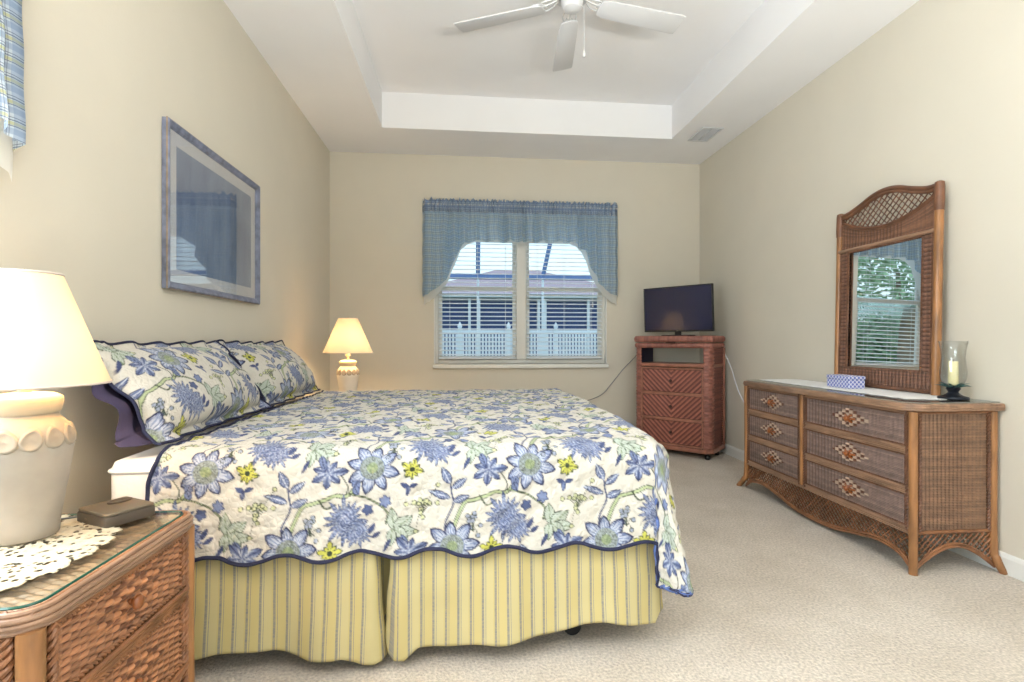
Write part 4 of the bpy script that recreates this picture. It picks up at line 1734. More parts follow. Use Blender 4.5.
    ap.build('lattice_apron', M_STRAND, root)
    # top with clipped corners
    c = .055
    poly = [(-hl + c, -hd), (hl - c, -hd), (hl - .012, -hd + c * .75), (hl, -hd + c * 1.3), (hl, hd), (-hl, hd), (-hl, -hd + c * 1.3), (-hl + .012, -hd + c * .75)]
    tp = thing_part('top', root)
    MB().prism(poly, .775, .800, .004).build('top_board', M_RATTAN_H, tp)
    eb = MB()
    P3 = poly[:4] + [(hl, hd - .012)]
    full = [(-hl, hd - .012)] + [poly[6], poly[7], poly[0], poly[1]] + poly[2:4] + [(hl, hd - .012)]
    for zz, off in ((.777, .002), (.7875, .005), (.798, .002)):
        eb.tube([(x * (1 + off / hl), y - (off if y < hd - .02 else 0), zz) for x, y in full], .0072, 8)
    eb.build('edge_band', M_RATTAN_H, tp)
    return root


dresser = build_dresser()
DTOP = .8062
hl, hd = DL / 2, DD / 2
c = .060
gp = [(-hl + c, -hd + .014), (hl - c, -hd + .014), (hl - .018, -hd + c), (hl - .014, -hd + c + .03), (hl - .014, hd - .012), (-hl + .014, hd - .012), (-hl + .014, -hd + c + .03), (-hl + .018, -hd + c)]
glass_sheet('glass_top', 'clear glass sheet covering the top of the wicker dresser', gp, DTOP, .004, dresser.location, R(-90), M_EDGEPALE)
DGZ = DTOP + .0044

# lace runner on the dresser


def runner():
    nx_, ny_ = 240, 30
    u = np.linspace(-1, 1, nx_)[:, None] * np.ones((1, ny_))
    v = np.ones((nx_, 1)) * np.linspace(-1, 1, ny_)[None, :]
    sc = .012 * np.abs(np.sin(u * 22))
    X = u * .66
    Y = .03 + v * (.155 + sc * (v < 0)) * np.clip((1 - np.abs(u)) * 9 + .45, 0, 1)
    Pm = np.stack([X, Y, .0006 * np.sin(X * 90)], -1)
    o = grid_obj('lace_runner', Pm, M_LACEW)
    so = o.modifiers.new('thick', 'SOLIDIFY')
    so.thickness = .0016
    o.location = (dresser.location.x, 2.93, DGZ + .0016)
    o.rotation_euler = (0, 0, R(-90))
    return tag(o, 'white lace runner lying along the dresser top', 'runner')


runner()
RZ = DGZ + .0036

# mirror (leans back on the wall) ------------------------------------------------


def build_mirror():
    root = thing('dresser_mirror', 'arched wicker framed mirror standing on the dresser against the right wall', 'mirror', (2.478, 2.789, RZ), R(-90))
    root.rotation_euler = (R(-1.2), 0, R(-90))
    w, hp, hc = .742, 1.125, 1.195
    hw = w / 2
    for sx_ in (-1, 1):
        MB().tube([(sx_ * (hw - .020), 0, 0), (sx_ * (hw - .020), 0, .5), (sx_ * (hw - .020), 0, hp)], .021, 14).build('post', M_RATTAN, root)
        MB().lathe([(.0235, hp - .15), (.0245, hp - .11), (.0235, hp - .02), (.021, hp), (.010, hp + .006), (0, hp + .007)], 14, (sx_ * (hw - .020), 0, 0)).build('post_wrap', M_STRAND_D, root)
    # crest curve
    ct = spline([(-hw + .02, 0, hp - .02), (-hw + .09, 0, hp - .012), (-.19, 0, hp + .014), (-.09, 0, hp + .050), (0, 0, hp + .062), (.09, 0, hp + .050), (.19, 0, hp + .014), (hw - .09, 0, hp - .012), (hw - .02, 0, hp - .012)], 10)
    cr = MB()
    for off, y, r_ in ((0, 0, .0135), (-.021, -.004, .0095), (-.020, .006, .0095)):
        cr.tube(ct + np.array([0, y, off]), r_, 10)
    cr.build('crest', M_STRAND_D, root)
    # lower curve of the lattice, woven band below it
    zl = lambda x: .975 + .115 * (x / hw) ** 2
    xs = np.linspace(-hw + .035, hw - .035, 40)
    lc = MB().tube([(x, -.002, zl(x)) for x in xs], .009, 8)
    lc.tube([(x, -.006, zl(x) - .014) for x in xs], .006, 8)
    lc.build('lattice_rail', M_STRAND_D, root)
    la = MB()
    zt = lambda a: float(np.interp(a - hw, ct[:, 0], ct[:, 2])) - .024
    lattice(la, (-hw, 0, 0), (1, 0, 0), (0, 0, 1), (0, -1, 0), w, lambda a: max(zl(a - hw) + .004, 0 if .04 < a < w - .04 else 9), zt, .041, .0050, .0035)
    la.build('lattice', M_STRAND_D, root)
    zr = .872

    def curve(Pa, u, v):
        q = Pa.copy()
        x = q[..., 0]
        q[..., 2] = zr + .012 + (v / v.max()) * (zl(x) - .018 - zr - .012)
        return q
    weave_panel('woven_crest_band', (-hw + .042, .004, zr), (1, 0, 0), (0, 0, 1), (0, -1, 0), w - .084, .15, .0075, .024, .0085, M_WEAVE, root, (128, 92, 72), curve=curve, stake_shadecol=(84, 56, 44), rib=True)
    MB().tube([(-hw + .03, -.012, zr), (hw - .03, -.012, zr)], .0115, 12).build('cross_rail', M_RATTAN_H, root)
    # woven surround
    gx, gz0, gz1 = hw - .104, .118, zr - .012
    for sx_ in (-1, 1):
        weave_panel('woven_stile', (gx + .004 if sx_ > 0 else -hw + .044, .002, gz0), (0, 0, 1), (1, 0, 0), (0, -1, 0), gz1 - gz0 + .002, hw - .048 - gx, .0085, .024, .0090, M_WEAVE, root, (122, 86, 68), stake_shadecol=(78, 50, 40), rib=True)
    weave_panel('woven_rail', (-hw + .044, .002, .022), (1, 0, 0), (0, 0, 1), (0, -1, 0), w - .088, gz0 - .022, .0085, .024, .0090, M_WEAVE, root, (124, 88, 70), stake_shadecol=(80, 52, 42), rib=True)
    ed = MB()
    for (x0, z0, x1, z1) in ((-gx, gz0, gx, gz0), (gx, gz0, gx, gz1), (gx, gz1, -gx, gz1), (-gx, gz1, -gx, gz0)):
        ed.rope([(x0, -.006, z0), (x1, -.006, z1)], .004, .0042, .028, 2, 5)
    for (x0, z0, x1, z1) in ((-hw + .043, .02, hw - .043, .02), (-hw + .043, .02, -hw + .043, zr), (hw - .043, .02, hw - .043, zr)):
        ed.rope([(x0, -.006, z0), (x1, -.006, z1)], .0045, .0045, .03, 2, 5)
    ed.build('twisted_border', M_STRAND_D, root)
    MB().tube([(-hw + .02, 0, .014), (hw - .02, 0, .014)], .012, 10).build('bottom_rail', M_STRAND_D, root)
    mm = newmat('mirror_silver')[0]
    b = mm.node_tree.nodes['Principled BSDF']
    b.inputs['Base Color'].default_value = (.88, .90, .90, 1)
    b.inputs['Metallic'].default_value = 1
    b.inputs['Roughness'].default_value = .0
    MB().box((0, .010, (gz0 + gz1) / 2), (2 * gx + .008, .006, gz1 - gz0 + .008)).build('mirror_glass', mm, root, smooth=False)
    MB().box((0, .018, .44), (w - .10, .008, .84)).build('backing', M_INNER, root, smooth=False)
    return root


build_mirror()

# patterned box
M_BOX = None


def box_mat():
    m, n, l, b = newmat('blue_trellis_print')
    t = n.new('ShaderNodeTexCoord')
    sp = n.new('ShaderNodeSeparateXYZ')
    l.new(t.outputs['Object'], sp.inputs[0])
    p = mnode(n, l, 'ADD', sp.outputs[0], sp.outputs[1])
    s1 = mnode(n, l, 'SINE', mnode(n, l, 'MULTIPLY', mnode(n, l, 'ADD', p, sp.outputs[2]), 120))
    s2 = mnode(n, l, 'SINE', mnode(n, l, 'MULTIPLY', mnode(n, l, 'SUBTRACT', p, sp.outputs[2]), 120))
    k = mnode(n, l, 'ABSOLUTE', mnode(n, l, 'MULTIPLY', s1, s2))
    k = mnode(n, l, 'LESS_THAN', k, .33)
    c = mixc(n, l, k, lin4((102, 114, 184)), lin4((214, 215, 232)))
    l.new(c, b.inputs['Base Color'])
    b.inputs['Roughness'].default_value = .5
    return m


bx = thing('trinket_box', 'small box with blue and white trellis print on the dresser before the mirror', 'box', (2.345, 2.905, RZ), R(-90))
M_BOX = box_mat()
MB().box((0, 0, .026), (.185, .105, .052), .003).build('body', M_BOX, bx)
MB().box((0, 0, .064), (.191, .111, .022), .004).build('lid', M_BOX, bx)

# hurricane candle holder
hc_ = thing('candle_holder', 'glass hurricane candle holder on a dark pineapple leaf base, on the dresser', 'candle holder', (2.425, 2.292, DGZ + .0008))
M_VERD = plain('verdigris_metal', (66, 104, 104), .5, .35, 30, metal=.4)
M_DARKB = plain('dark_bronze', (34, 38, 48), .4, .2, 20, metal=.5)
M_HGLASS = archglass('hurricane_glass', (.975, .985, .98), gain=1.3)
M_WAX = plain('candle_wax', (236, 224, 176), .6, .03, 12)
MB().lathe([(0, 0), (.060, 0), (.063, .004), (.060, .012), (.040, .018), (.028, .026), (.020, .034), (.024, .044), (.030, .052), (.024, .060), (.016, .066), (0, .067)], 32).build('base', M_DARKB, hc_)
for i in range(14):
    a = 2 * PI * i / 14 + (.2 if i % 2 else 0)
    ln = .056 if i % 2 else .048
    el = .42 if i % 2 else 1.0
    lf = MB()
    pts = []
    for t in np.linspace(0, 1, 7):
        rr = .018 + ln * t * math.cos(el * (1 - t * .6))
        zz = .058 + ln * .75 * t * math.sin(el) + .012 * t - .020 * t * t
        pts.append((rr * math.cos(a), rr * math.sin(a), zz))
    lf.tube(pts, [.004, .0062, .0068, .006, .0046, .003, .0006], 6, squash=.5)
    lf.build('leaf', M_VERD, hc_)
MB().lathe([(.0, .0672), (.030, .069), (.044, .082), (.052, .105), (.054, .135), (.050, .175), (.047, .205), (.050, .245), (.058, .288), (.0565, .288), (.0485, .245), (.0455, .205), (.0485, .175), (.0525, .135), (.0505, .105), (.043, .083), (.029, .071), (0, .0692)], 40).build('glass_chimney', M_HGLASS, hc_, angle=180)
cd = MB().lathe([(0, .0695), (.020, .0700), (.0205, .10), (.0200, .185), (.018, .188), (.008, .185), (0, .184)], 24)
cdo = cd.build('candle', M_WAX, hc_)
MB().tube([(0, 0, .183), (.001, 0, .19), (.003, 0, .196)], .0011, 6).build('wick', M_BLACKP, cdo)

# ------------------------------------------------------------------ tall chest with television
CW, CD = .762, .385


def build_chest():
    root = thing('tall_chest', 'tall reddish wicker chest with three drawers and open shelf in the far corner', 'chest', (2.118, 4.812, 0), R(-45))
    hw, hd = CW / 2, CD / 2
    ch = .055
    base = (152, 96, 82)
    dk = (112, 60, 50)
    fy = -hd

    def oct_(ins):
        x, y, c_ = hw - ins, hd - ins, ch
        return [(-x + c_, -y), (x - c_, -y), (x, -y + c_), (x, y), (-x, y), (-x, -y + c_)]
    # casters
    for (x, y) in ((hw - .06, -hd + .07), (-hw + .06, -hd + .07), (hw - .06, hd - .05), (-hw + .06, hd - .05)):
        MB().lathe([(0, 0), (.020, 0), (.026, .010), (.026, .026), (.020, .036), (.012, .040), (.012, .058), (0, .058)], 16, (x, y, 0)).build('foot', M_BLACKP, root)
    MB().prism(oct_(.0), .058, .100, .008).build('plinth', M_RED_WOOD, root)
    # body below the shelf
    MB().prism(oct_(.022), .100, .872, .0).build('carcass', M_INNER, root, smooth=False)
    # shelf compartment: floor, two side walls, open back
    MB().prism(oct_(.006), .852, .884, .006).build('shelf', M_RED_WOOD, root)
    for sx_ in (-1, 1):
        MB().box((sx_ * (hw - .03), .022, .955), (.030, CD - .10, .145), .003).build('shelf_side', plain('shelf_side_shade', (40, 40, 72), .5, .1), root)  # dark navy colour paints in the shade inside the open shelf
    # wrapped chamfer posts
    for sx_ in (-1, 1):
        p0 = np.array([sx_ * (hw - .004), fy + ch + .020])
        p1 = np.array([sx_ * (hw - ch - .020), fy + .004])
        n_, m_ = 13, 240
        P = np.zeros((m_, n_, 3))
        Cc = np.zeros((m_, n_, 3))
        zz = np.linspace(.100, 1.035, m_)
        mid = np.array([sx_ * (hw - .004), fy + .004])
        g = np.random.default_rng(2)
        rv = g.uniform(.72, 1.25, 400)
        for j in range(n_):
            t = j / (n_ - 1)
            q = (1 - t) ** 2 * p0 + 2 * t * (1 - t) * mid + t ** 2 * p1
            outn = np.array([sx_ * (1 - t), -t])
            outn /= np.linalg.norm(outn)
            row = np.floor(zz / .016).astype(int)
            f = zz / .016 - row
            bump = .0055 * np.sqrt(np.clip(1 - (2 * f - 1) ** 2, 0, 1)) * (.7 + .45 * np.where((row + (j // 4)) % 2 == 0, 1, -1))
            P[:, j, 0] = q[0] + outn[0] * bump
            P[:, j, 1] = q[1] + outn[1] * bump
            P[:, j, 2] = zz
            Cc[:, j] = lin(base) * rv[(row * 3 + j // 4) % 400][:, None]
        o = grid_obj('wrapped_post', P, M_RED_WEAVE, root, None, np.clip(Cc, 0, 1))
        so = o.modifiers.new('thick', 'SOLIDIFY')
        so.thickness = .012
        so.offset = -1 if sx_ < 0 else 1
        MB().tube([(sx_ * (hw - .006), hd - .012, .10), (sx_ * (hw - .006), hd - .012, 1.035)], .013, 10).build('back_post', M_RED_WOOD, root)
        # woven end
        weave_panel('side_panel', (sx_ * (hw - .020), (fy + ch + .028) if sx_ > 0 else hd - .03, .105), (0, sx_, 0), (0, 0, 1), (sx_, 0, 0), CD - ch - .058, .765, .011, .022, .005, M_RED_WEAVE, root, (128, 74, 62), stake_shadecol=dk)
        weave_panel('upper_side_panel', (sx_ * (hw - .012), (fy + ch + .028) if sx_ > 0 else hd - .03, .885), (0, sx_, 0), (0, 0, 1), (sx_, 0, 0), CD - ch - .058, .145, .011, .022, .005, M_RED_WEAVE, root, (128, 74, 62), stake_shadecol=dk)
    x1 = hw - ch - .028
    for (z0, z1) in ((.602, .836), (.358, .590), (.112, .346)):
        d = weave_panel('drawer', (-x1 + .012, fy + .010, z0 + .012), (1, 0, 0), (0, 0, 1), (0, -1, 0), 2 * x1 - .024, z1 - z0 - .024, .017, .012, .0070, M_RED_WEAVE, root, (164, 100, 84), var=.12, chevron=True, stake_shadecol=(112, 62, 54))
        ed = MB()
        for (xa, za, xb, zb) in ((-x1, z0, x1, z0), (x1, z0, x1, z1), (x1, z1, -x1, z1), (-x1, z1, -x1, z0)):
            ed.tube([(xa, fy + .004, za), (xb, fy + .004, zb)], .009, 8)
        ed.build('drawer_edge', M_RED_WOOD, d)
        turned_knob((0, fy + .002, (z0 + z1) / 2), (0, -1, 0), .015, M_KNOB_D, d)
    # thick rounded double top, wrapped
    tp = thing_part('top', root)
    for (za, zb, ins) in ((1.032, 1.083, -.012), (1.088, 1.150, -.018)):
        rr = rounded_rect(-hw + ins, -hd + ins + .006, hw - ins, hd + .004, .075, 10)
        rr = np.array(resample([(x, y, 0) for x, y in rr + rr[:1]], .006))[:, :2]
        n_ = len(rr)
        k = np.arange(n_)
        e1 = np.roll(rr, -1, 0) - np.roll(rr, 1, 0)
        nn = np.stack([e1[:, 1], -e1[:, 0]], 1)
        nn /= np.linalg.norm(nn, axis=1, keepdims=True)
        prof = [(-.030, zb - .001), (-.018, zb), (-.007, zb - .005), (0, (za + zb) / 2 + .012), (.001, (za + zb) / 2), (0, (za + zb) / 2 - .012), (-.007, za + .005), (-.018, za)]
        P = np.zeros((n_, len(prof), 3))
        Cc = np.zeros((n_, len(prof), 3))
        g = np.random.default_rng(4)
        rv = g.uniform(.75, 1.2, 500)
        for j, (o_, z) in enumerate(prof):
            bump = .0035 * np.cos(k * PI / 2 + (0 if j % 2 else 0))
            q = rr + nn * (o_ + bump * (1 if 0 < j < 7 else 0))[:, None]
            P[:, j, :2] = q
            P[:, j, 2] = z
            Cc[:, j] = lin(base) * rv[(k // 4) % 500][:, None]
        grid_obj('wrapped_edge', P, M_RED_WEAVE, tp, None, np.clip(Cc, 0, 1))
        inn = rounded_rect(-hw + .012, -hd + .018, hw - .012, hd - .016, .05, 8)
        MB().prism(inn, za, zb - .002, 0).build('top_board', M_RED_WOOD, tp, smooth=False)
    MB().box((0, fy - .012, 1.084), (.10, .012, .016), .003).build('pull', M_KNOB_D, root)
    return root


build_chest()
CTOP = 1.1515

# television
TILT = R(2.9)
tv = thing('television', 'flat black television on a small stand on top of the tall chest', 'television', (2.095, 4.785, CTOP), R(-51.5))
TWd, THt = .725, .445
z0 = .040
MB().box((0, .012, z0 + THt / 2), (TWd, .022, THt), .004).build('casing', M_BLACKP, tv)
MB().box((0, .034, z0 + THt * .45), (TWd * .62, .034, THt * .55), .012).build('back_housing', M_BLACKP, tv)
bz = MB()
for (cx_, cz_, sx_, sz_) in ((0, z0 + .008, TWd, .016), (0, z0 + THt - .006, TWd, .012), (-TWd / 2 + .006, z0 + THt / 2, .012, THt - .03), (TWd / 2 - .006, z0 + THt / 2, .012, THt - .03)):
    bz.box((cx_, -.001, cz_), (sx_, .008, sz_), .002)
bz.build('bezel', M_BLACKP, tv)
ms, nS, lS, bS = newmat('screen_glass')
bS.inputs['Base Color'].default_value = lin4((30, 36, 70))
bS.inputs['Roughness'].default_value = .10
bS.inputs['Specular IOR Level'].default_value = .75
MB().box((0, -.0005, z0 + THt / 2 + .002), (TWd - .02, .003, THt - .024)).build('screen', ms, tv, smooth=False)
for ch_ in tv.children:
    ch_.rotation_euler = (TILT, 0, 0)
MB().box((0, .012, .022), (.062, .020, .036), .003).build('stand_neck', M_BLACKP, tv)
MB().prism(rounded_rect(-.15, -.060, .15, .085, .02, 5), 0, .008, .003).build('stand_base', M_BLACKP, tv)
MB().box((0, -.0062, z0 + .008), (.022, .0022, .006), .0008).build('badge', M_STEEL, tv).rotation_euler = (TILT, 0, 0)

# cords
cw_ = MB().tube(spline([(2.30, 5.02, 1.05), (2.44, 4.86, 1.06), (2.520, 4.72, 1.00), (2.538, 4.60, .86), (2.540, 4.45, .62), (2.540, 4.2, .42), (2.53, 4.0, .36)], 10), .0045, 8)
tag(cw_.build('power_cord', M_BLIND), 'white power cord hanging on the right wall between tall chest and dresser', 'cord')
cd_ = MB().tube(spline([(1.83, 5.12, 1.00), (1.80, 5.20, .92), (1.70, 5.255, .80), (1.57, 5.262, .64), (1.45, 5.262, .52), (1.20, 5.262, .44), (.9, 5.262, .40)], 10), .0042, 8)
tag(cd_.build('cable', M_STEEL), 'dark cable drooping along the back wall from chest towards bed', 'cable')

# ------------------------------------------------------------------ framed picture on the left wall
py0, py1, pz0, pz1 = 2.405, 3.435, 1.338, 2.105
pw, ph = py1 - py0, pz1 - pz0
pic = thing('framed_picture', 'large picture in a blue-grey frame hanging above the bed', 'picture', (XL + .003, (py0 + py1) / 2, pz0), R(90))
M_FRAME = plain('blue_grey_frame', (118, 124, 146), .45, .35, 26, .2, 40, bdist=.002)
M_GILT = plain('worn_tan_frame_edge', (150, 130, 108), .5, .3, 26)
M_MAT = plain('mat_board', (214, 212, 218), .9, .01)
fo = MB()
bw = .034
for side in range(4):
    prof = [(0, 0), (0, .026), (.006, .031), (.014, .027), (.019, .024), (.025, .023), (.030, .017), (bw, .014), (bw, 0)]
    cor = [(-pw / 2, 0), (pw / 2, 0), (pw / 2, ph), (-pw / 2, ph)]
    a, b = np.array(cor[side]), np.array(cor[(side + 1) % 4])
    d = (b - a) / np.linalg.norm(b - a)
    inn = np.array([-d[1], d[0]])
    V = []
    for P_, s_ in ((a, 1), (b, -1)):
        for (o_, hgt) in prof:
            q = P_ + inn * o_ + d * o_ * s_
            V.append((q[0], -hgt, q[1]))
    k = len(prof)
    fo.add(V, [[i, (i + 1) % k, k + (i + 1) % k, k + i] for i in range(k)])
fo.build('frame', M_FRAME, pic, angle=25)
gi = MB()
for (xa, za, xb, zb) in ((-pw / 2, 0, pw / 2, 0), (pw / 2, 0, pw / 2, ph), (pw / 2, ph, -pw / 2, ph), (-pw / 2, ph, -pw / 2, 0)):
    gi.tube([(xa, -.022, za), (xb, -.022, zb)], .0035, 6)
gi.build('frame_edge', M_GILT, pic)
MB().box((0, -.006, ph / 2), (pw - 2 * bw + .01, .004, ph - 2 * bw + .01)).build('backing', M_MAT, pic, smooth=False)
mp_ = MB()
iw, ih = pw - 2 * bw, ph - 2 * bw
mw = .062
for (cx_, cz_, sx_, sz_) in ((0, bw + mw / 2, iw, mw), (0, ph - bw - mw / 2, iw, mw), (-iw / 2 + mw / 2, ph / 2, mw, ih - 2 * mw), (iw / 2 - mw / 2, ph / 2, mw, ih - 2 * mw)):
    mp_.box((cx_, -.0095, cz_), (sx_, .002, sz_))
mp_.build('mat_board', M_MAT, pic, smooth=False)


def print_mat():
    m, n, l, b = newmat('haze_tinted_print')  # blue-grey tone stands for the haze reflected in the picture glass
    t = n.new('ShaderNodeTexCoord')
    sp = n.new('ShaderNodeSeparateXYZ')
    l.new(t.outputs['Object'], sp.inputs[0])
    nz = n.new('ShaderNodeTexNoise')
    nz.inputs['Scale'].default_value = 5
    nz.inputs['Detail'].default_value = 6
    mp = n.new('ShaderNodeMapping')
    mp.inputs['Scale'].default_value = (1.6, 1, .7)
    l.new(t.outputs['Object'], mp.inputs[0])
    l.new(mp.outputs[0], nz.inputs['Vector'])
    rp = n.new('ShaderNodeValToRGB')
    rp.color_ramp.elements[0].position = .3
    rp.color_ramp.elements[0].color = lin4((104, 120, 156))
    rp.color_ramp.elements[1].position = .75
    rp.color_ramp.elements[1].color = lin4((146, 158, 186))
    l.new(nz.outputs['Fac'], rp.inputs[0])
    l.new(rp.outputs[0], b.inputs['Base Color'])
    b.inputs['Roughness'].default_value = .8
    return m


MB().box((0, -.0088, ph / 2), (iw - 2 * mw + .004, .0012, ih - 2 * mw + .004)).build('print', print_mat(), pic, smooth=False)
M_PICGLASS = archglass('picture_glass', (.97, .98, .98), gain=1.4)
MB().box((0, -.0125, ph / 2), (iw + .004, .002, ih + .004)).build('picture_glass', M_PICGLASS, pic, smooth=False)

# ------------------------------------------------------------------ ceiling fan
FX, FY, FZ = .610, 2.80, 3.012
fan = thing('ceiling_fan', 'white five-blade ceiling fan hanging from the tray ceiling', 'ceiling fan', (FX, FY, FZ))
MB().lathe([(0, HT - FZ), (.075, HT - FZ), (.075, HT - FZ - .02), (.055, HT - FZ - .05), (.02, HT - FZ - .06), (0, HT - FZ - .06)], 32).build('canopy', M_WHITE, fan)
MB().tube([(0, 0, .12), (0, 0, HT - FZ - .05)], .012, 12).build('downrod', M_WHITE, fan)
MB().lathe([(0, .150), (.030, .150), (.045, .135), (.110, .120), (.128, .095), (.128, .055), (.110, .030), (.075, .020), (0, .020)], 40).build('motor_housing', M_WHITE, fan)
MB().lathe([(0, .019), (.060, .019), (.064, .010), (.060, -.020), (.050, -.045), (.030, -.055), (0, -.058)], 32).build('switch_housing', M_WHITE, fan)
for i in range(5):
    a = R(83.5 + 72 * i)
    ir = MB()
    for s in (-1, 1):
        ir.tube(spline([(.085, s * .010, .022), (.115, s * .030, .012), (.150, s * .040, .004), (.185, s * .030, .000), (.205, s * .012, .000)], 6), .0045, 6)
        ir.tube(spline([(.16, s * .014, .004), (.19, s * .030, .001), (.225, s * .036, .000)], 5), .004, 6)
    ir.tube([(.085, 0, .022), (.14, 0, .008), (.235, 0, .000)], .0055, 6)
    ir.box((.075, 0, .024), (.05, .036, .008), .003)
    ir.xform(rotz(a)).build('blade_iron', M_METALW, fan)
    bl = MB()
    r0, r1 = .175, .700
    pts = [(r0, -.048)] + [(r0 + .05, -.060), (r1 - .02, -.070), (r1, -.066), (r1 + .004, 0), (r1, .066), (r1 - .02, .070), (r0 + .05, .060), (r0, .048), (r0 - .012, .02), (r0 - .012, -.02)]
    bl.prism(pts, -.0135, -.0055, .002)
    bl.xform(rotx(R(-11)))
    bl.xform(rotz(a))
    bl.build('blade', M_WHITE, fan)
pc = MB()
pcx, pcy = .062, -.03
pc.tube([(pcx * .7, pcy * .7, -.03), (pcx, pcy, -.05), (pcx, pcy, -.285)], .0018, 6)
pc.lathe([(0, -.330), (.007, -.328), (.009, -.315), (.006, -.300), (.003, -.288), (0, -.286)], 14, (pcx, pcy, 0))
pc.build('pull_chain', M_METALW, fan)

# ceiling vent
vt = thing('ceiling_vent', 'white air vent in the lowered ceiling near the far right corner', 'vent', (2.235, 4.50, H - .010))
vf = MB()
for (x, y, sx_, sy_) in ((0, -.145, .20, .02), (0, .145, .20, .02), (-.09, 0, .02, .27), (.09, 0, .02, .27), (0, 0, .012, .27)):
    vf.box((x, y, .004), (sx_, sy_, .010), .002)
vf.build('frame', M_WHITE, vt)
vs = MB()
for i in range(13):
    vs.box((0, -.125 + i * .0208, .006), (.165, .014, .0015), 0, rotx(R(35)))
vs.build('slats', M_METALW, vt, smooth=False)

# ------------------------------------------------------------------ outside the far window
GZo = -.35
M_GRASS = plain('lawn', (120, 136, 96), .95, .25, 8, .4, 60)
M_FENCE = plain('white_fence_vinyl', (226, 232, 240), .6, .02, 4)
M_ROOF = plain('roof_shingle', (176, 154, 158), .9, .15, 18, .3, 40)
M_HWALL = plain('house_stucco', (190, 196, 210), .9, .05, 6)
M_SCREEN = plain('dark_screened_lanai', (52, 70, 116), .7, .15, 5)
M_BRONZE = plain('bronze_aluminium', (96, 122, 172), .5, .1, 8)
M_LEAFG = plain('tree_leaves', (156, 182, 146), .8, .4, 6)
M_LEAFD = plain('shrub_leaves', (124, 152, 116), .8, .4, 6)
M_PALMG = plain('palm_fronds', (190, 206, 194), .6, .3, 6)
M_BARK = plain('bark', (140, 122, 104), .95, .2, 12, .4, 30)
gd = MB().box((0, 32, GZo - .1), (90, 53, .2)).build('ground_outside', M_GRASS, smooth=False)
gd['kind'] = 'structure'

FYo = 9.6
fx0, fx1 = -1.3, 7.5
fence = thing('picket_fence', 'white picket fence with pointed posts outside the far window', 'fence', ((fx0 + fx1) / 2, FYo, GZo))
ctr = (fx0 + fx1) / 2
pk = MB()
x = fx0
while x < fx1:
    pk.box((x - ctr, 0, .82), (.040, .018, 1.52), .003)
    x += .062
pk.build('picket_panel', M_FENCE, fence)
rl = MB()
for zz in (.12, .62, 1.62):
    rl.box((0, .02, zz), (fx1 - fx0, .04, .075), .005)
rl.build('rails', M_FENCE, fence)
for i, pxp in enumerate((-1.2, -.06, .86, 1.77, 2.69, 3.61, 4.53, 5.45, 6.37, 7.3)):
    p_ = MB().box((pxp - ctr, -.03, .83), (.085, .085, 1.66), .006).build('post', M_FENCE, fence)
    MB().lathe([(0, 1.66), (.058, 1.66), (.058, 1.68), (.03, 1.69), (.045, 1.72), (.032, 1.76), (.012, 1.80), (0, 1.82)], 12, (pxp - ctr, -.03, 0)).build('finial', M_FENCE, p_)

hs = thing('neighbour_house', 'neighbouring house with pink-grey hip roof and dark screened porch beyond the fence', 'house', (2.6, 20.0, GZo))
MB().box((0, 3.5, 1.6), (9.2, 7, 3.2), .01).build('wall', M_HWALL, hs)
MB().box((0, -.10, 1.55), (9.0, .12, 2.9), .01).build('screened_porch', M_SCREEN, hs)
for xx in (-2.35, -1.98, .36, .62, 2.35):
    MB().box((xx, -.30, 1.58), (.10, .10, 3.05), .01).build('porch_post', M_FENCE, hs)
MB().box((0, -.46, 3.22), (9.8, .12, .16), .01).build('fascia', M_FENCE, hs)
rf = MB()
ev, rz_, xw = 3.26, 4.75, 5.0
rf.add([(-xw, -.6, ev), (xw, -.6, ev), (xw, 7.6, ev), (-xw, 7.6, ev), (-1.1, 3.5, rz_), (.9, 3.5, rz_)],
       [(0, 1, 5, 4), (1, 2, 5), (2, 3, 4, 5), (3, 0, 4), (3, 2, 1, 0)])
rf.build('roof', M_ROOF, hs, smooth=False)

cg = thing('pool_cage', 'dark metal frame of a screened pool enclosure outside the far window', 'screen enclosure', (2.0, 13.0, GZo))
MB().box((-.2, 0, 3.10), (8.4, .10, .13), .01).build('beam', M_BRONZE, cg)
for (xa, xb) in ((-4.3, -4.3), (-1.62, -1.62), (.06, .42), (3.9, 4.3)):
    r_ = MB()
    r_.box((xa, 0, 1.55), (.06, .06, 3.1), .005)
    r_.build('upright', M_FENCE, cg)
    q = MB()
    q.tube([(xa, 0, 3.1), ((xa + xb) / 2, -.3, 4.1), (xb, -.8, 5.3)], .055, 4)
    q.build('rafter', M_BRONZE, cg)


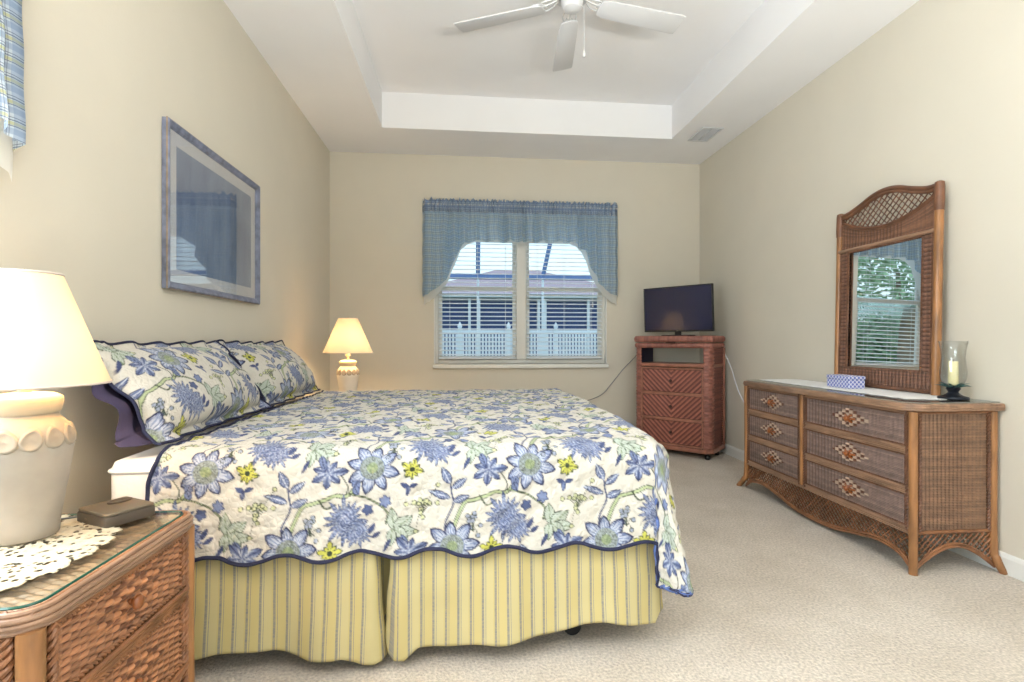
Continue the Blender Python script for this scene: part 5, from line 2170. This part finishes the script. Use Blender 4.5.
def leafy_tree(label, name, x, y, hgt, crown_r, n, mat, group):
    root = thing(name, label, 'tree', (x, y, GZo), 0, group)
    MB().tube(spline([(0, 0, 0), (.06, .03, hgt * .3), (-.04, .02, hgt * .6), (.02, 0, hgt * .8)], 6), list(np.linspace(.13, .05, 19)), 10).build('trunk', M_BARK, root)
    g = np.random.default_rng(int(abs(x * 31 + y * 17)) + n)
    V, F = [], []
    for i in range(n):
        d = g.normal(size=3)
        d /= np.linalg.norm(d)
        rr = crown_r * (.45 + .6 * g.random() ** .5)
        c_ = np.array([0, 0, hgt * .66]) + d * rr * np.array([1, 1, 1.0])
        c_[2] = max(c_[2], .15)
        a = g.normal(size=3)
        a /= np.linalg.norm(a)
        b = np.cross(a, g.normal(size=3))
        b /= np.linalg.norm(b)
        l_, w_ = g.uniform(.09, .19), g.uniform(.035, .06)
        k = len(V)
        V += [c_ - a * l_, c_ + b * w_, c_ + a * l_, c_ - b * w_]
        F.append((k, k + 1, k + 2, k + 3))
    mb = MB()
    mb.add(V, F)
    mb.build('foliage', mat, root, smooth=False, recalc=False)
    return root


def palm(label, x, y, hgt):
    root = thing('palm_tree', label, 'tree', (x, y, GZo), 0)
    MB().tube(spline([(0, 0, 0), (.05, 0, hgt * .4), (.02, .04, hgt * .8), (0, 0, hgt)], 6), list(np.linspace(.15, .10, 19)), 10).build('trunk', M_BARK, root)
    g = np.random.default_rng(int(hgt * 100))
    for i in range(15):
        a = i * 2.4
        el = g.uniform(-.2, .9)
        ln = g.uniform(1.2, 1.6)
        f = MB()
        pts = []
        for t in np.linspace(0, 1, 9):
            rr = ln * t * math.cos(el * (1 - t))
            zz = hgt + ln * .6 * t * math.sin(el) - .9 * t * t * ln * .45
            pts.append(np.array([rr * math.cos(a), rr * math.sin(a), zz]))
        f.tube(pts, [.02, .018, .016, .014, .012, .010, .008, .006, .003], 5)
        side = np.array([-math.sin(a), math.cos(a), 0])
        P_ = resample(pts, .05)
        for j in range(3, len(P_) - 1):
            d_ = (P_[j] - P_[j - 1])
            d_ /= np.linalg.norm(d_)
            L_ = .42 * math.sin(PI * (.12 + .8 * j / len(P_)))
            for s in (-1, 1):
                tip = P_[j] + side * s * L_ * .8 + d_ * L_ * .5 - np.array([0, 0, L_ * .4])
                f.add([P_[j], P_[j] + d_ * .03, tip], [(0, 1, 2)])
        f.build('frond', M_PALMG, root, smooth=False, recalc=False)
    return root


palm('palm with drooping fronds outside, reflected in the upper half of the mirror', -2.75, 8.1, 2.25)
leafy_tree('bushy green tree outside beyond the palm, reflected in the mirror', 'broadleaf_tree', -7.2, 13.2, 4.8, 2.6, 6500, M_LEAFG, None)
leafy_tree('low dark green shrub outside beyond the palm, reflected low in the mirror', 'garden_shrub', -4.7, 10.6, 1.9, 1.0, 3200, M_LEAFD, None)
leafy_tree('distant bushy tree beyond the house roof at the right of the far window', 'broadleaf_tree', 5.4, 31.0, 4.4, 2.2, 2600, M_LEAFG, None)
